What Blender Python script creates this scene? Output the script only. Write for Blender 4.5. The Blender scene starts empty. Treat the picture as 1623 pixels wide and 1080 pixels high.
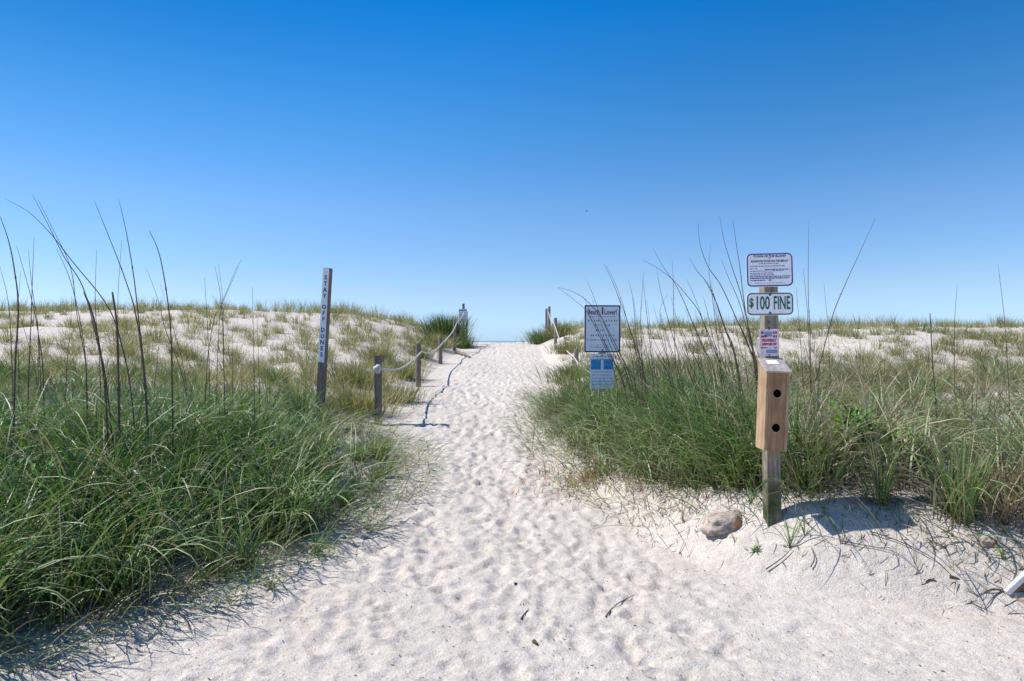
import bpy, bmesh, math, random
import numpy as np
from mathutils import Vector, Matrix, noise as mnoise
random.seed(7); RNG = np.random.default_rng(11)
SC = bpy.context.scene
COL = SC.collection
R = math.radians
# ------------------------------------------------------------------ camera, sky, sun, exposure
CAM_Z, FPX, CX, CY = 1.5, 1082.0, 811.5, 540.0
cam = bpy.data.cameras.new('camera'); cam.lens = 24.0; cam.sensor_width = 36.0
cam.clip_start = 0.05; cam.clip_end = 30000
camo = bpy.data.objects.new('camera', cam); COL.objects.link(camo)
camo.location = (0, 0, CAM_Z); camo.rotation_euler = (R(90), 0, 0)
SC.camera = camo
SUN_EL, SUN_AZ = R(52), R(8)          # azimuth measured from -X towards +Y
sdir = Vector((-math.cos(SUN_EL)*math.cos(SUN_AZ), math.cos(SUN_EL)*math.sin(SUN_AZ), math.sin(SUN_EL)))
sun = bpy.data.lights.new('sun', 'SUN'); sun.energy = 4.6; sun.angle = R(0.53); sun.color = (1.0, 0.96, 0.905)
suno = bpy.data.objects.new('sun', sun); COL.objects.link(suno)
suno.rotation_euler = sdir.to_track_quat('Z', 'Y').to_euler(); suno.location = (-20, 5, 30)
world = bpy.data.worlds.new('World'); SC.world = world; world.use_nodes = True
wn = world.node_tree; wn.nodes.clear()
sky = wn.nodes.new('ShaderNodeTexSky'); sky.sky_type = 'NISHITA'; sky.sun_disc = False
sky.sun_elevation = SUN_EL; sky.sun_rotation = math.atan2(sdir.x, sdir.y)
sky.air_density = 1.0; sky.dust_density = 0.15; sky.ozone_density = 3.2; sky.altitude = 0
hs = wn.nodes.new('ShaderNodeHueSaturation'); hs.inputs['Saturation'].default_value = 1.22; hs.inputs['Value'].default_value = 1.0
hs.inputs['Hue'].default_value = 0.492
bg = wn.nodes.new('ShaderNodeBackground'); bg.inputs['Strength'].default_value = 0.125
wo = wn.nodes.new('ShaderNodeOutputWorld')
# the photograph's deep polarised blue: the sky model is tinted by elevation, the same all the way round
gen = wn.nodes.new('ShaderNodeTexCoord'); sx = wn.nodes.new('ShaderNodeSeparateXYZ'); wn.links.new(gen.outputs['Generated'], sx.inputs[0])
rp = wn.nodes.new('ShaderNodeValToRGB'); wn.links.new(sx.outputs[2], rp.inputs[0])
TINT = [(0.0, (0.3631, 0.5477, 1.0)), (0.01, (0.3631, 0.5477, 1.0)), (0.07, (0.4812, 0.5148, 0.6805)), (0.187, (0.5268, 0.5644, 0.698)), (0.305, (0.3013, 0.5564, 0.7302)), (0.447, (0.0289, 0.496, 0.7752)), (1.0, (0.2, 0.496, 0.7752))]
while len(rp.color_ramp.elements) < len(TINT): rp.color_ramp.elements.new(0.5)
for el_, (p_, c_) in zip(rp.color_ramp.elements, TINT): el_.position = p_; el_.color = (*c_, 1)
ml = wn.nodes.new('ShaderNodeVectorMath'); ml.operation = 'MULTIPLY'; m2 = wn.nodes.new('ShaderNodeVectorMath'); m2.operation = 'SCALE'; m2.inputs['Scale'].default_value = 1.380000
wn.links.new(sky.outputs[0], hs.inputs['Color']); wn.links.new(hs.outputs[0], ml.inputs[0]); wn.links.new(rp.outputs[0], ml.inputs[1])
wn.links.new(ml.outputs[0], m2.inputs[0]); dt = wn.nodes.new('ShaderNodeVectorMath'); dt.operation = 'DOT_PRODUCT'; dt.inputs[1].default_value = sdir; wn.links.new(gen.outputs['Generated'], dt.inputs[0])
mr = wn.nodes.new('ShaderNodeMapRange'); mr.interpolation_type = 'SMOOTHSTEP'; mr.inputs[1].default_value = .40; mr.inputs[2].default_value = .85; mr.inputs[3].default_value = 1.0; mr.inputs[4].default_value = .70
wn.links.new(dt.outputs['Value'], mr.inputs[0])
mr2 = wn.nodes.new('ShaderNodeMapRange'); mr2.interpolation_type = 'SMOOTHSTEP'; mr2.inputs[1].default_value = -.05; mr2.inputs[2].default_value = .40; mr2.inputs[3].default_value = .86; mr2.inputs[4].default_value = 1.0
wn.links.new(dt.outputs['Value'], mr2.inputs[0])
hz = wn.nodes.new('ShaderNodeMapRange'); hz.inputs[1].default_value = .05; hz.inputs[2].default_value = .38; hz.inputs[3].default_value = 0; hz.inputs[4].default_value = 1; wn.links.new(sx.outputs[2], hz.inputs[0])
mm = wn.nodes.new('ShaderNodeMath'); mm.operation = 'MULTIPLY'; wn.links.new(mr.outputs[0], mm.inputs[0]); wn.links.new(mr2.outputs[0], mm.inputs[1])
mx_ = wn.nodes.new('ShaderNodeMix'); mx_.inputs[2].default_value = 1.0; wn.links.new(hz.outputs[0], mx_.inputs[0]); wn.links.new(mm.outputs[0], mx_.inputs[3])
m3 = wn.nodes.new('ShaderNodeVectorMath'); m3.operation = 'SCALE'; wn.links.new(m2.outputs[0], m3.inputs[0]); wn.links.new(mx_.outputs[0], m3.inputs['Scale'])
wn.links.new(m3.outputs[0], bg.inputs['Color']); wn.links.new(bg.outputs[0], wo.inputs[0])
SC.view_settings.view_transform = 'Standard'; SC.view_settings.look = 'None'
SC.view_settings.exposure = 0.36; SC.view_settings.gamma = 1.0; SC.view_settings.use_curve_mapping = False
SC.render.engine = 'CYCLES'
SC.cycles.max_bounces = 6; SC.cycles.diffuse_bounces = 3; SC.cycles.glossy_bounces = 2; SC.cycles.transmission_bounces = 3

def P(px, py, Y):
    return Vector(((px-CX)/FPX*Y, Y, CAM_Z-(py-CY)/FPX*Y))

# ------------------------------------------------------------------ node helpers
def new_mat(name):
    m = bpy.data.materials.new(name); m.use_nodes = True
    nt = m.node_tree; b = nt.nodes['Principled BSDF']
    return m, nt, b
def N(nt, typ, **kw):
    n = nt.nodes.new(typ)
    for k, v in kw.items():
        if hasattr(n, k) and not k in ('Scale',): setattr(n, k, v)
        else: n.inputs[k].default_value = v
    return n
def ramp(nt, stops, fac=None):
    r = nt.nodes.new('ShaderNodeValToRGB'); e = r.color_ramp.elements
    while len(e) < len(stops): e.new(0.5)
    for el, (p, c) in zip(e, stops):
        el.position = p; el.color = (*c, 1) if len(c) == 3 else c
    if fac is not None: nt.links.new(fac, r.inputs[0])
    return r
def mixc(nt, a, b, fac, mode='MIX'):
    m = nt.nodes.new('ShaderNodeMix'); m.data_type = 'RGBA'; m.blend_type = mode
    for s, v in ((m.inputs[0], fac), (m.inputs[6], a), (m.inputs[7], b)):
        if hasattr(v, 'is_output'): nt.links.new(v, s)
        elif isinstance(v, (int, float)): s.default_value = v
        else: s.default_value = (*v, 1)
    return m.outputs[2]
def noise(nt, vec, scale, detail=3, rough=0.55):
    n = nt.nodes.new('ShaderNodeTexNoise'); n.inputs['Scale'].default_value = scale
    n.inputs['Detail'].default_value = detail; n.inputs['Roughness'].default_value = rough
    nt.links.new(vec, n.inputs['Vector']); return n.outputs[0]
def bump(nt, h, strength, dist, normal=None):
    b = nt.nodes.new('ShaderNodeBump'); b.inputs['Strength'].default_value = strength; b.inputs['Distance'].default_value = dist
    nt.links.new(h, b.inputs['Height'])
    if normal is not None: nt.links.new(normal, b.inputs['Normal'])
    return b.outputs[0]

# ---- sand
def sand_material():
    m, nt, b = new_mat('sand')
    tc = nt.nodes.new('ShaderNodeTexCoord').outputs['Object']
    n1 = noise(nt, tc, 0.9, 4); n2 = noise(nt, tc, 14, 4, .6); n3 = noise(nt, tc, 160, 2, .7)
    c = ramp(nt, [(0.3, (0.645, 0.582, 0.505)), (0.7, (0.735, 0.668, 0.590))], n1).outputs[0]
    c = mixc(nt, c, ramp(nt, [(0.38, (0.78, 0.765, 0.75)), (0.58, (1, 1, 1))], n2).outputs[0], 0.6, 'MULTIPLY')
    c = mixc(nt, c, ramp(nt, [(0.38, (0.50, 0.47, 0.45)), (0.53, (1, 1, 1))], n3).outputs[0], 0.6, 'MULTIPLY')
    v = nt.nodes.new('ShaderNodeTexVoronoi'); v.inputs['Scale'].default_value = 46; v.inputs['Randomness'].default_value = 1
    nt.links.new(tc, v.inputs['Vector'])
    sp = ramp(nt, [(0.08, (0.10, 0.08, 0.07)), (0.20, (1, 1, 1))], v.outputs['Distance']).outputs[0]
    msk = ramp(nt, [(0.50, (0, 0, 0)), (0.60, (1, 1, 1))], noise(nt, tc, 6, 4, .7)).outputs[0]
    c = mixc(nt, c, mixc(nt, (1, 1, 1), sp, msk), 0.75, 'MULTIPLY')
    nt.links.new(c, b.inputs['Base Color']); b.inputs['Roughness'].default_value = 0.95
    b.inputs['Specular IOR Level'].default_value = 0.15
    nb = bump(nt, noise(nt, tc, 24, 5, .68), 1.0, 0.016)
    nb = bump(nt, noise(nt, tc, 140, 3, .75), 0.9, 0.005, nb)
    nt.links.new(nb, b.inputs['Normal'])
    return m
# ---- blades
def blade_material(name, stops, transl=0.25, rough=0.42, spec=0.5):
    m, nt, b = new_mat(name)
    a = nt.nodes.new('ShaderNodeAttribute'); a.attribute_name = 'tint'
    s = nt.nodes.new('ShaderNodeAttribute'); s.attribute_name = 'along'
    oi = nt.nodes.new('ShaderNodeObjectInfo')
    ad = nt.nodes.new('ShaderNodeMath'); ad.operation = 'MULTIPLY_ADD'; ad.inputs[1].default_value = 0.22; ad.inputs[2].default_value = -0.11
    nt.links.new(oi.outputs['Random'], ad.inputs[0])
    ad2 = nt.nodes.new('ShaderNodeMath'); ad2.operation = 'ADD'; nt.links.new(ad.outputs[0], ad2.inputs[0]); nt.links.new(a.outputs['Fac'], ad2.inputs[1])
    c = ramp(nt, stops, ad2.outputs[0]).outputs[0]
    sheath_shade = ramp(nt, [(0.0, (0.85, .85, .85)), (0.30, (0, 0, 0))], s.outputs['Fac']).outputs[0]
    c = mixc(nt, c, (0.075, 0.052, 0.028), sheath_shade)  # dead brown sheath, darkened further to paint the shade deep in the grass
    tip = ramp(nt, [(0.72, (0, 0, 0)), (1.0, (0.5, .5, .5))], s.outputs['Fac']).outputs[0]
    c = mixc(nt, c, (0.26, 0.20, 0.12), tip)
    nt.links.new(c, b.inputs['Base Color']); b.inputs['Roughness'].default_value = rough
    b.inputs['Specular IOR Level'].default_value = spec
    t = nt.nodes.new('ShaderNodeBsdfTranslucent'); nt.links.new(mixc(nt, c, (1.15, 1.25, 0.7), 1.0, 'MULTIPLY'), t.inputs['Color'])
    mx = nt.nodes.new('ShaderNodeMixShader'); mx.inputs[0].default_value = transl
    out = nt.nodes['Material Output']
    nt.links.new(b.outputs[0], mx.inputs[1]); nt.links.new(t.outputs[0], mx.inputs[2]); nt.links.new(mx.outputs[0], out.inputs[0])
    return m
# ---- timber
def wood_material(name, c1, c2, c3, scale=1.0, algae=None, rough=0.85):
    m, nt, b = new_mat(name)
    tc = nt.nodes.new('ShaderNodeTexCoord').outputs['Object']
    mp = nt.nodes.new('ShaderNodeMapping'); mp.inputs['Scale'].default_value = (38*scale, 38*scale, 2.2*scale); nt.links.new(tc, mp.inputs[0])
    g = noise(nt, mp.outputs[0], 1.6, 5, .65)
    c = ramp(nt, [(0.30, c1), (0.50, c2), (0.70, c3)], g).outputs[0]
    c = mixc(nt, c, ramp(nt, [(0.35, (0.62, 0.6, 0.58)), (0.6, (1, 1, 1))], noise(nt, tc, 9*scale, 4, .6)).outputs[0], 0.6, 'MULTIPLY')
    if algae:
        sep = nt.nodes.new('ShaderNodeSeparateXYZ'); nt.links.new(tc, sep.inputs[0])
        z = nt.nodes.new('ShaderNodeMath'); z.operation = 'MULTIPLY_ADD'; z.inputs[1].default_value = 1.0; 
        nt.links.new(noise(nt, tc, 7, 4, .6), z.inputs[0]); nt.links.new(sep.outputs[2], z.inputs[2])
        k = ramp(nt, [(0.45, (1, 1, 1)), (0.95, (0, 0, 0))], z.outputs[0]).outputs[0]
        c = mixc(nt, c, algae, k)
    nt.links.new(c, b.inputs['Base Color']); b.inputs['Roughness'].default_value = rough
    b.inputs['Specular IOR Level'].default_value = 0.25
    nt.links.new(bump(nt, g, 0.8, 0.004), b.inputs['Normal'])
    return m
def plain(name, col, rough=0.5, metal=0.0, var=0.12, scale=20, spec=0.5):
    m, nt, b = new_mat(name)
    tc = nt.nodes.new('ShaderNodeTexCoord').outputs['Object']
    n = noise(nt, tc, scale, 5, .6)
    lo = tuple(x*(1-var*2) for x in col); hi = tuple(min(1, x*(1+var)) for x in col)
    nt.links.new(ramp(nt, [(0.3, lo), (0.65, hi)], n).outputs[0], b.inputs['Base Color'])
    b.inputs['Roughness'].default_value = rough; b.inputs['Metallic'].default_value = metal; b.inputs['Specular IOR Level'].default_value = spec
    nt.links.new(bump(nt, n, 0.25, 0.002), b.inputs['Normal'])
    return m

GREEN = [(0.0, (0.026, 0.070, 0.010)), (0.3, (0.078, 0.180, 0.026)), (0.55, (0.165, 0.270, 0.075)), (0.74, (0.26, 0.32, 0.150)), (0.86, (0.30, 0.245, 0.15)), (1.0, (0.46, 0.39, 0.27))]
OLIVE = [(0.0, (0.060, 0.105, 0.028)), (0.3, (0.135, 0.170, 0.052)), (0.55, (0.23, 0.235, 0.095)), (0.74, (0.36, 0.31, 0.165)), (0.86, (0.40, 0.31, 0.19)), (1.0, (0.52, 0.43, 0.30))]
DRY = [(0.0, (0.11, 0.075, 0.05)), (0.4, (0.22, 0.165, 0.11)), (0.75, (0.34, 0.27, 0.19)), (1.0, (0.46, 0.39, 0.29))]
M = {
 'sand': sand_material(),
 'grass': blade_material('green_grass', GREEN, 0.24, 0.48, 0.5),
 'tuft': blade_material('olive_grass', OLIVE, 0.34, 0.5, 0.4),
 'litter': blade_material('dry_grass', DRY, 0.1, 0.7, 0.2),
 'stalk': plain('dry_stalk', (0.105, 0.070, 0.048), 0.7, 0, .25, 30),
 'leaf': plain('fresh_leaf', (0.14, 0.30, 0.03), 0.4, 0, .25, 12),
 'post': wood_material('grey_timber', (0.13, 0.115, 0.10), (0.23, 0.205, 0.18), (0.33, 0.30, 0.27)),
 'postdark': wood_material('dark_timber', (0.13, 0.10, 0.078), (0.225, 0.18, 0.145), (0.32, 0.265, 0.22)),
 'postsign': wood_material('sign_timber', (0.17, 0.135, 0.10), (0.30, 0.25, 0.195), (0.42, 0.365, 0.30), 1.0, (0.045, 0.06, 0.02)),
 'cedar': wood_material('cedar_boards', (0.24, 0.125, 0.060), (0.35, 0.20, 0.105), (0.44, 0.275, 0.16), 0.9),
 'cedar_lit': wood_material('cedar_lit_boards', (0.33, 0.205, 0.115), (0.45, 0.30, 0.185), (0.54, 0.385, 0.26), 0.9),  # paler copy of the front cedar, sunlight on the sides put into the colour
 'lid': plain('painted_lid', (0.40, 0.345, 0.32), 0.5, 0, .18, 30),
 'pink': plain('pink_sign_face', (0.80, 0.66, 0.70), 0.5, 0, .12, 30),
 'white': plain('white_sign_face', (0.88, 0.88, 0.90), 0.42, 0, .04, 8),
 'paper': plain('white_sticker', (0.86, 0.86, 0.85), 0.5, 0, .03, 8),
 'metalback': plain('sign_aluminium', (0.50, 0.50, 0.51), 0.45, 0.6, .05, 8),
 'navy': plain('navy_print', (0.012, 0.022, 0.10), 0.45, 0, .08, 12),
 'blue': plain('blue_print', (0.012, 0.05, 0.30), 0.45, 0, .08, 12),
 'bluegrey': plain('faded_blue_print', (0.22, 0.28, 0.45), 0.5, 0, .08, 12),
 'azure': plain('azure_print', (0.035, 0.30, 0.60), 0.45, 0, .2, 30),
 'green': plain('green_print', (0.0, 0.11, 0.075), 0.42, 0, .05, 12),
 'red': plain('red_print', (0.42, 0.05, 0.08), 0.5, 0, .2, 60),
 'rust': plain('rust_stain', (0.28, 0.17, 0.09), 0.9, 0, .3, 60),
 'bolt': plain('zinc_bolt', (0.45, 0.44, 0.42), 0.4, 0.7, .1, 40),
 'darkbolt': plain('rusted_bolt', (0.07, 0.055, 0.05), 0.6, 0.3, .2, 40),
 'dark': plain('interior_shade', (0.015, 0.013, 0.012), 0.9, 0, .1, 10),
 'rope': plain('white_rope', (0.54, 0.52, 0.49), 0.9, 0, .12, 50),
 'board': plain('sunlit_board_edge', (0.68, 0.67, 0.68), 0.6, 0, .1, 10),
 'shadeboard': wood_material('shaded_board', (0.15, 0.085, 0.055), (0.25, 0.155, 0.11), (0.34, 0.22, 0.17), 0.8),
 'twig': plain('dark_twig', (0.07, 0.05, 0.04), 0.8, 0, .3, 40),
 'gull': plain('gull_feathers', (0.30, 0.31, 0.33), 0.8, 0, .1, 10),
}
def rock_mat():
    m, nt, b = new_mat('stone')
    tc = nt.nodes.new('ShaderNodeTexCoord').outputs['Object']
    c = ramp(nt, [(0.35, (0.22, 0.175, 0.14)), (0.6, (0.52, 0.44, 0.37))], noise(nt, tc, 16, 5, .65)).outputs[0]
    k = ramp(nt, [(0.60, (0, 0, 0)), (0.66, (1, 1, 1))], noise(nt, tc, 6.5, 3)).outputs[0]
    c = mixc(nt, c, (0.50, 0.20, 0.09), k)
    nt.links.new(c, b.inputs['Base Color']); b.inputs['Roughness'].default_value = 0.9
    nt.links.new(bump(nt, noise(nt, tc, 45, 5, .7), 0.9, 0.01), b.inputs['Normal'])
    return m
M['rock'] = rock_mat()
def sea_mat():
    m, nt, b = new_mat('sea_water')
    tc = nt.nodes.new('ShaderNodeTexCoord').outputs['Object']
    c = ramp(nt, [(0.3, (0.14, 0.28, 0.34)), (0.7, (0.20, 0.35, 0.42))], noise(nt, tc, 0.01, 4)).outputs[0]
    nt.links.new(c, b.inputs['Base Color']); b.inputs['Roughness'].default_value = 0.22
    nt.links.new(bump(nt, noise(nt, tc, 0.5, 6, .6), 0.5, 0.25), b.inputs['Normal'])
    return m
M['sea'] = sea_mat()

# ------------------------------------------------------------------ object helpers
def tag(o, label=None, cat=None, group=None, kind=None):
    if label: o['label'] = label
    if cat: o['category'] = cat
    if group: o['group'] = group
    if kind: o['kind'] = kind
    return o
def link(name, me, mat=None, parent=None, loc=None, rot=None):
    o = bpy.data.objects.new(name, me); COL.objects.link(o)
    if mat is not None and me is not None and len(me.materials) == 0: me.materials.append(mat)
    if parent is not None: o.parent = parent
    if loc is not None: o.location = loc
    if rot is not None: o.rotation_euler = rot
    return o
def empty(name, loc, rot=(0, 0, 0)):
    o = bpy.data.objects.new(name, None); COL.objects.link(o); o.location = loc; o.rotation_euler = rot
    o.empty_display_size = 0.1
    return o
def bm_mesh(name, bm, smooth=False):
    bmesh.ops.recalc_face_normals(bm, faces=bm.faces)
    me = bpy.data.meshes.new(name); bm.to_mesh(me); bm.free()
    if smooth:
        for p in me.polygons: p.use_smooth = True
    return me
def box_bm(sx, sy, sz, c=(0, 0, 0), bev=0.0, bm=None, rotz=0.0):
    own = bm is None
    if own: bm = bmesh.new()
    r = bmesh.ops.create_cube(bm, size=1.0)
    bmesh.ops.scale(bm, vec=(sx, sy, sz), verts=r['verts'])
    if bev > 0:
        es = list({e for v in r['verts'] for e in v.link_edges})
        rr = bmesh.ops.bevel(bm, geom=es, offset=bev, segments=2, affect='EDGES', profile=0.6)
        vs = list({v for f in rr['faces'] for v in f.verts} | {v for v in r['verts'] if v.is_valid})
    else: vs = r['verts']
    if own and bev > 0: vs = bm.verts[:]
    if rotz: bmesh.ops.rotate(bm, verts=vs, matrix=Matrix.Rotation(rotz, 3, 'Z'))
    bmesh.ops.translate(bm, vec=c, verts=vs)
    return bm
def mesh_np(name, V, loops, starts, totals, attrs=None, mat=None, smooth=True):
    me = bpy.data.meshes.new(name)
    me.vertices.add(len(V)); me.vertices.foreach_set('co', V.astype(np.float32).ravel())
    me.loops.add(len(loops)); me.loops.foreach_set('vertex_index', loops.astype(np.int32))
    me.polygons.add(len(starts)); me.polygons.foreach_set('loop_start', starts.astype(np.int32)); me.polygons.foreach_set('loop_total', totals.astype(np.int32))
    me.polygons.foreach_set('use_smooth', np.full(len(starts), smooth))
    if attrs:
        for k, v in attrs.items():
            a = me.attributes.new(k, 'FLOAT', 'POINT'); a.data.foreach_set('value', v.astype(np.float32))
    me.update(calc_edges=True)
    if mat: me.materials.append(mat)
    return me

# ------------------------------------------------------------------ value noise in numpy
def vnoise(x, y, seed=0):
    xi = np.floor(x).astype(np.int64); yi = np.floor(y).astype(np.int64)
    fx = x-xi; fy = y-yi; u = fx*fx*(3-2*fx); v = fy*fy*(3-2*fy)
    def h(a, b):
        n = (a*374761393 + b*668265263 + seed*1442695041) & 0x7fffffff
        n = ((n ^ (n >> 13))*1274126177) & 0x7fffffff
        return ((n ^ (n >> 16)) & 0xffff)/65535.0*2-1
    return (h(xi, yi)*(1-u)+h(xi+1, yi)*u)*(1-v)+(h(xi, yi+1)*(1-u)+h(xi+1, yi+1)*u)*v
def fbm(x, y, seed=0, oct=4, gain=.5):
    s = 0; a = 1; t = 0
    for i in range(oct):
        s = s+a*vnoise(x*2**i+17.3*i, y*2**i-9.1*i, seed+i); t += a; a *= gain
    return s/t

# ------------------------------------------------------------------ ground
def smooth_interp(ys, zs, sig=0.8, lo=-320, hi=160, step=0.1):
    g = np.arange(lo, hi, step); z = np.interp(g, ys, zs)
    k = np.exp(-0.5*(np.arange(-40, 41)*step/sig)**2); k /= k.sum()
    z2 = np.convolve(np.pad(z, 40, mode='edge'), k, mode='valid')
    return lambda y: np.interp(y, g, z2)
TAIL_Y = [45, 60, 80, 100, 160]; 
path_z = smooth_interp([-300, 0, 3, 5, 7, 9, 12.6, 17, 21, 25, 28.5, 34]+TAIL_Y, [0, 0, 0, .06, .22, .42, .63, .88, 1.13, 1.37, 1.42, 0.95, -.3, -1.3, -2.6, -3.4, -5])
duneL = smooth_interp([-300, 3, 5, 6, 8, 10, 15, 20, 26, 30, 34]+TAIL_Y, [.35, .35, .5, .58, .70, .83, 1.3, 1.95, 2.62, 2.82, 2.5, .3, -1.2, -2.6, -3.4, -5])
duneR = smooth_interp([-300, 3, 4.4, 5, 7, 10, 15, 20, 26, 30, 34]+TAIL_Y, [.3, .42, .55, .62, .80, 1.0, 1.37, 1.72, 2.00, 2.02, 1.7, .2, -1.2, -2.6, -3.4, -5])
toeL = smooth_interp([-300, 0, 2.5, 3.3, 3.9, 5, 6, 7, 8, 9, 12, 25, 60], [-5.5, -5.2, -3.6, -2.7, -2.15, -1.6, -1.3, -1.25, -1.35, -1.7, -1.8, -1.6, -2.5], .35)
toeR = smooth_interp([-300, 0, 3.0, 3.35, 3.72, 4.0, 4.6, 5.5, 7, 8, 10, 15, 25, 60], [30, 18, 5.5, 3.3, 2.2, 1.45, 1.05, .8, .45, .35, .45, .85, .95, 2], .22)
def base_height(X, Y):
    pz = path_z(Y)
    e = 0.05
    sL = (toeL(Y+e)-toeL(Y-e))/(2*e); sR = (toeR(Y+e)-toeR(Y-e))/(2*e)
    dL = (toeL(Y)-X)/np.sqrt(1+sL*sL); dR = (X-toeR(Y))/np.sqrt(1+sR*sR)
    scL = np.interp(Y, [4, 10, 27], [1.0, 1.3, 2.9]); scR = np.interp(Y, [3.5, 4.6, 6, 10, 27], [.42, .42, .7, .9, .8])
    f = lambda d, s: np.where(d > 0, 1-np.exp(-(d/s)**1.25), 0)
    wL = f(dL, scL); wR = f(dR, scR)
    und = fbm(X/4.6, Y/4.2, 3, 3)*0.34 + fbm(X/1.3, Y/1.2, 9, 3)*0.09
    damp = np.interp(Y, [3, 6, 12, 20, 25, 31, 60], [.25, .4, 1, .85, .25, .15, .3])
    z = pz+(duneL(Y)-pz)*wL+(duneR(Y)-pz)*wR + und*damp*(wL+wR)
    z = z+fbm(X/2.2, Y/2.2, 21, 3)*0.05
    return z
# grid axes
t = np.arange(-math.asinh(22/2.0), math.asinh(22/2.0), 0.0104)
gx = 0.4+2.0*np.sinh(t)
ext = []; d = 0.35; x = gx[-1]
while x < 420: d *= 1.22; x += d; ext.append(x)
gx = np.concatenate([(-np.array(ext)[::-1]+0.8), gx, ext])
ys = [2.35]
while ys[-1] < 36: ys.append(ys[-1]+0.0125*(ys[-1]/3)**1.36)
d = 0.5
while ys[-1] < 140: d *= 1.15; ys.append(ys[-1]+d)
back = []; y = 2.35; d = 0.02
while y > -300: d *= 1.17; y -= d; back.append(y)
gy = np.array(back[::-1]+ys)
GXX, GYY = np.meshgrid(gx, gy)
GZ = base_height(GXX, GYY)
# footprints and scuffs pressed into the walked sand
def stamp(cx, cy, a, b, ang, depth, rim):
    rr = a*2.0
    i0, i1 = np.searchsorted(gx, [cx-rr, cx+rr]); j0, j1 = np.searchsorted(gy, [cy-rr, cy+rr])
    if i1-i0 < 2 or j1-j0 < 2: return
    dx = GXX[j0:j1, i0:i1]-cx; dy = GYY[j0:j1, i0:i1]-cy
    c, s = math.cos(ang), math.sin(ang)
    u = (dx*c+dy*s)/a; v = (-dx*s+dy*c)/(b*(1+0.22*(dx*c+dy*s)/a))
    r = np.sqrt(u*u+v*v)
    GZ[j0:j1, i0:i1] += -depth*np.exp(-(r**5))*(1+.35*u) + rim*np.exp(-((r-1.28)/0.24)**2)
rs = random.Random(5)
def walk_x(y):   # limits of the trodden area
    return float(toeL(y))+0.25, float(toeR(y))-0.05
n = 0
while n < 6200:
    y = 2.2+(rs.random()**1.5)*27
    a0, a1 = walk_x(y); a0 = max(a0, -.78*y-.5); a1 = min(a1, .8*y+.5)
    x = rs.uniform(a0, a1)
    edge = min(x-a0, a1-x)
    right_calm = 0.30 if (x > 1.15 and y < 4.6) else 1.0
    if rs.random() > min(1, .25+edge*1.3)*(0.75 if x > 1.0 and y < 4.2 else 1): n += 1; continue
    big = rs.random()
    a = rs.uniform(.045, .13); b = a*rs.uniform(.4, .75)
    dp = rs.uniform(.004, .0145)*right_calm*min(1.15, .8+y*.03); an = rs.gauss(math.pi/2+.1, .5)
    if rs.random() < .45:       # shoe: broad sole and a deeper heel
        sg = rs.choice((-1, 1)); c_, s_ = math.cos(an)*sg, math.sin(an)*sg
        stamp(x+c_*.065, y+s_*.065, .085, .048, an, dp*.8, dp*.35); stamp(x-c_*.085, y-s_*.085, .042, .036, an, dp*1.25, dp*.4)
    else: stamp(x, y, a, b, an, dp, dp*rs.uniform(.25, .5))
    n += 1
mask = np.clip((GXX-toeL(GYY))/0.5, 0, 1)*np.clip((toeR(GYY)-GXX)/0.5+.3, 0, 1)
near = (GYY > 1.5) & (GYY < 34) & (np.abs(GXX) < 25)
fine = np.where(near, fbm(GXX/0.16, GYY/0.16, 41, 3, .6)*0.008 + fbm(GXX/.05, GYY/.05, 51, 2)*0.0042, 0)
ridg = np.where(near, (1-np.abs(fbm(GXX/.33, GYY/.26, 61, 3)))*0.016, 0)
bank = np.clip((GXX-toeR(GYY)+.2)/.4, 0, 1)*(GYY < 7)*near
GZ += fine*(0.6+0.6*mask) + ridg*mask + bank*(fbm(GXX/.21, GYY/.16, 71, 4, .6)*0.022+(1-np.abs(fbm(GXX/.5, GYY/.3, 73, 3)))*.02)
def gz(x, y):
    x = np.asarray(x, float); y = np.asarray(y, float)
    i = np.clip(np.searchsorted(gx, x)-1, 0, len(gx)-2); j = np.clip(np.searchsorted(gy, y)-1, 0, len(gy)-2)
    u = (x-gx[i])/(gx[i+1]-gx[i]); v = (y-gy[j])/(gy[j+1]-gy[j])
    return (GZ[j, i]*(1-u)+GZ[j, i+1]*u)*(1-v)+(GZ[j+1, i]*(1-u)+GZ[j+1, i+1]*u)*v
def G(x, y): return float(gz(x, y))
def on_sand(px, py):
    yy = np.arange(2.5, 14, .01); X_ = (px-CX)/FPX*yy; Z_ = CAM_Z-(py-CY)/FPX*yy; k = int(np.argmax(Z_ < gz(X_, yy)))
    return Vector((X_[k], yy[k], G(X_[k], yy[k])))
V = np.stack([GXX.ravel(), GYY.ravel(), GZ.ravel()], 1)
nr, nc = GXX.shape
ii = (np.arange(nr-1)[:, None]*nc+np.arange(nc-1)[None, :]).ravel()
F = np.stack([ii, ii+1, ii+nc+1, ii+nc], 1)
ground = link('sand_ground', mesh_np('sand_ground', V, F.ravel(), np.arange(len(F))*4, np.full(len(F), 4), mat=M['sand']))
tag(ground, kind='structure')
bm = bmesh.new()
vs = [bm.verts.new(c) for c in ((-12000, 62, -1.75), (12000, 62, -1.75), (12000, 12000, -1.75), (-12000, 12000, -1.75))]
bm.faces.new(vs); sea = link('sea', bm_mesh('sea', bm), M['sea']); tag(sea, kind='structure')

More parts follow.
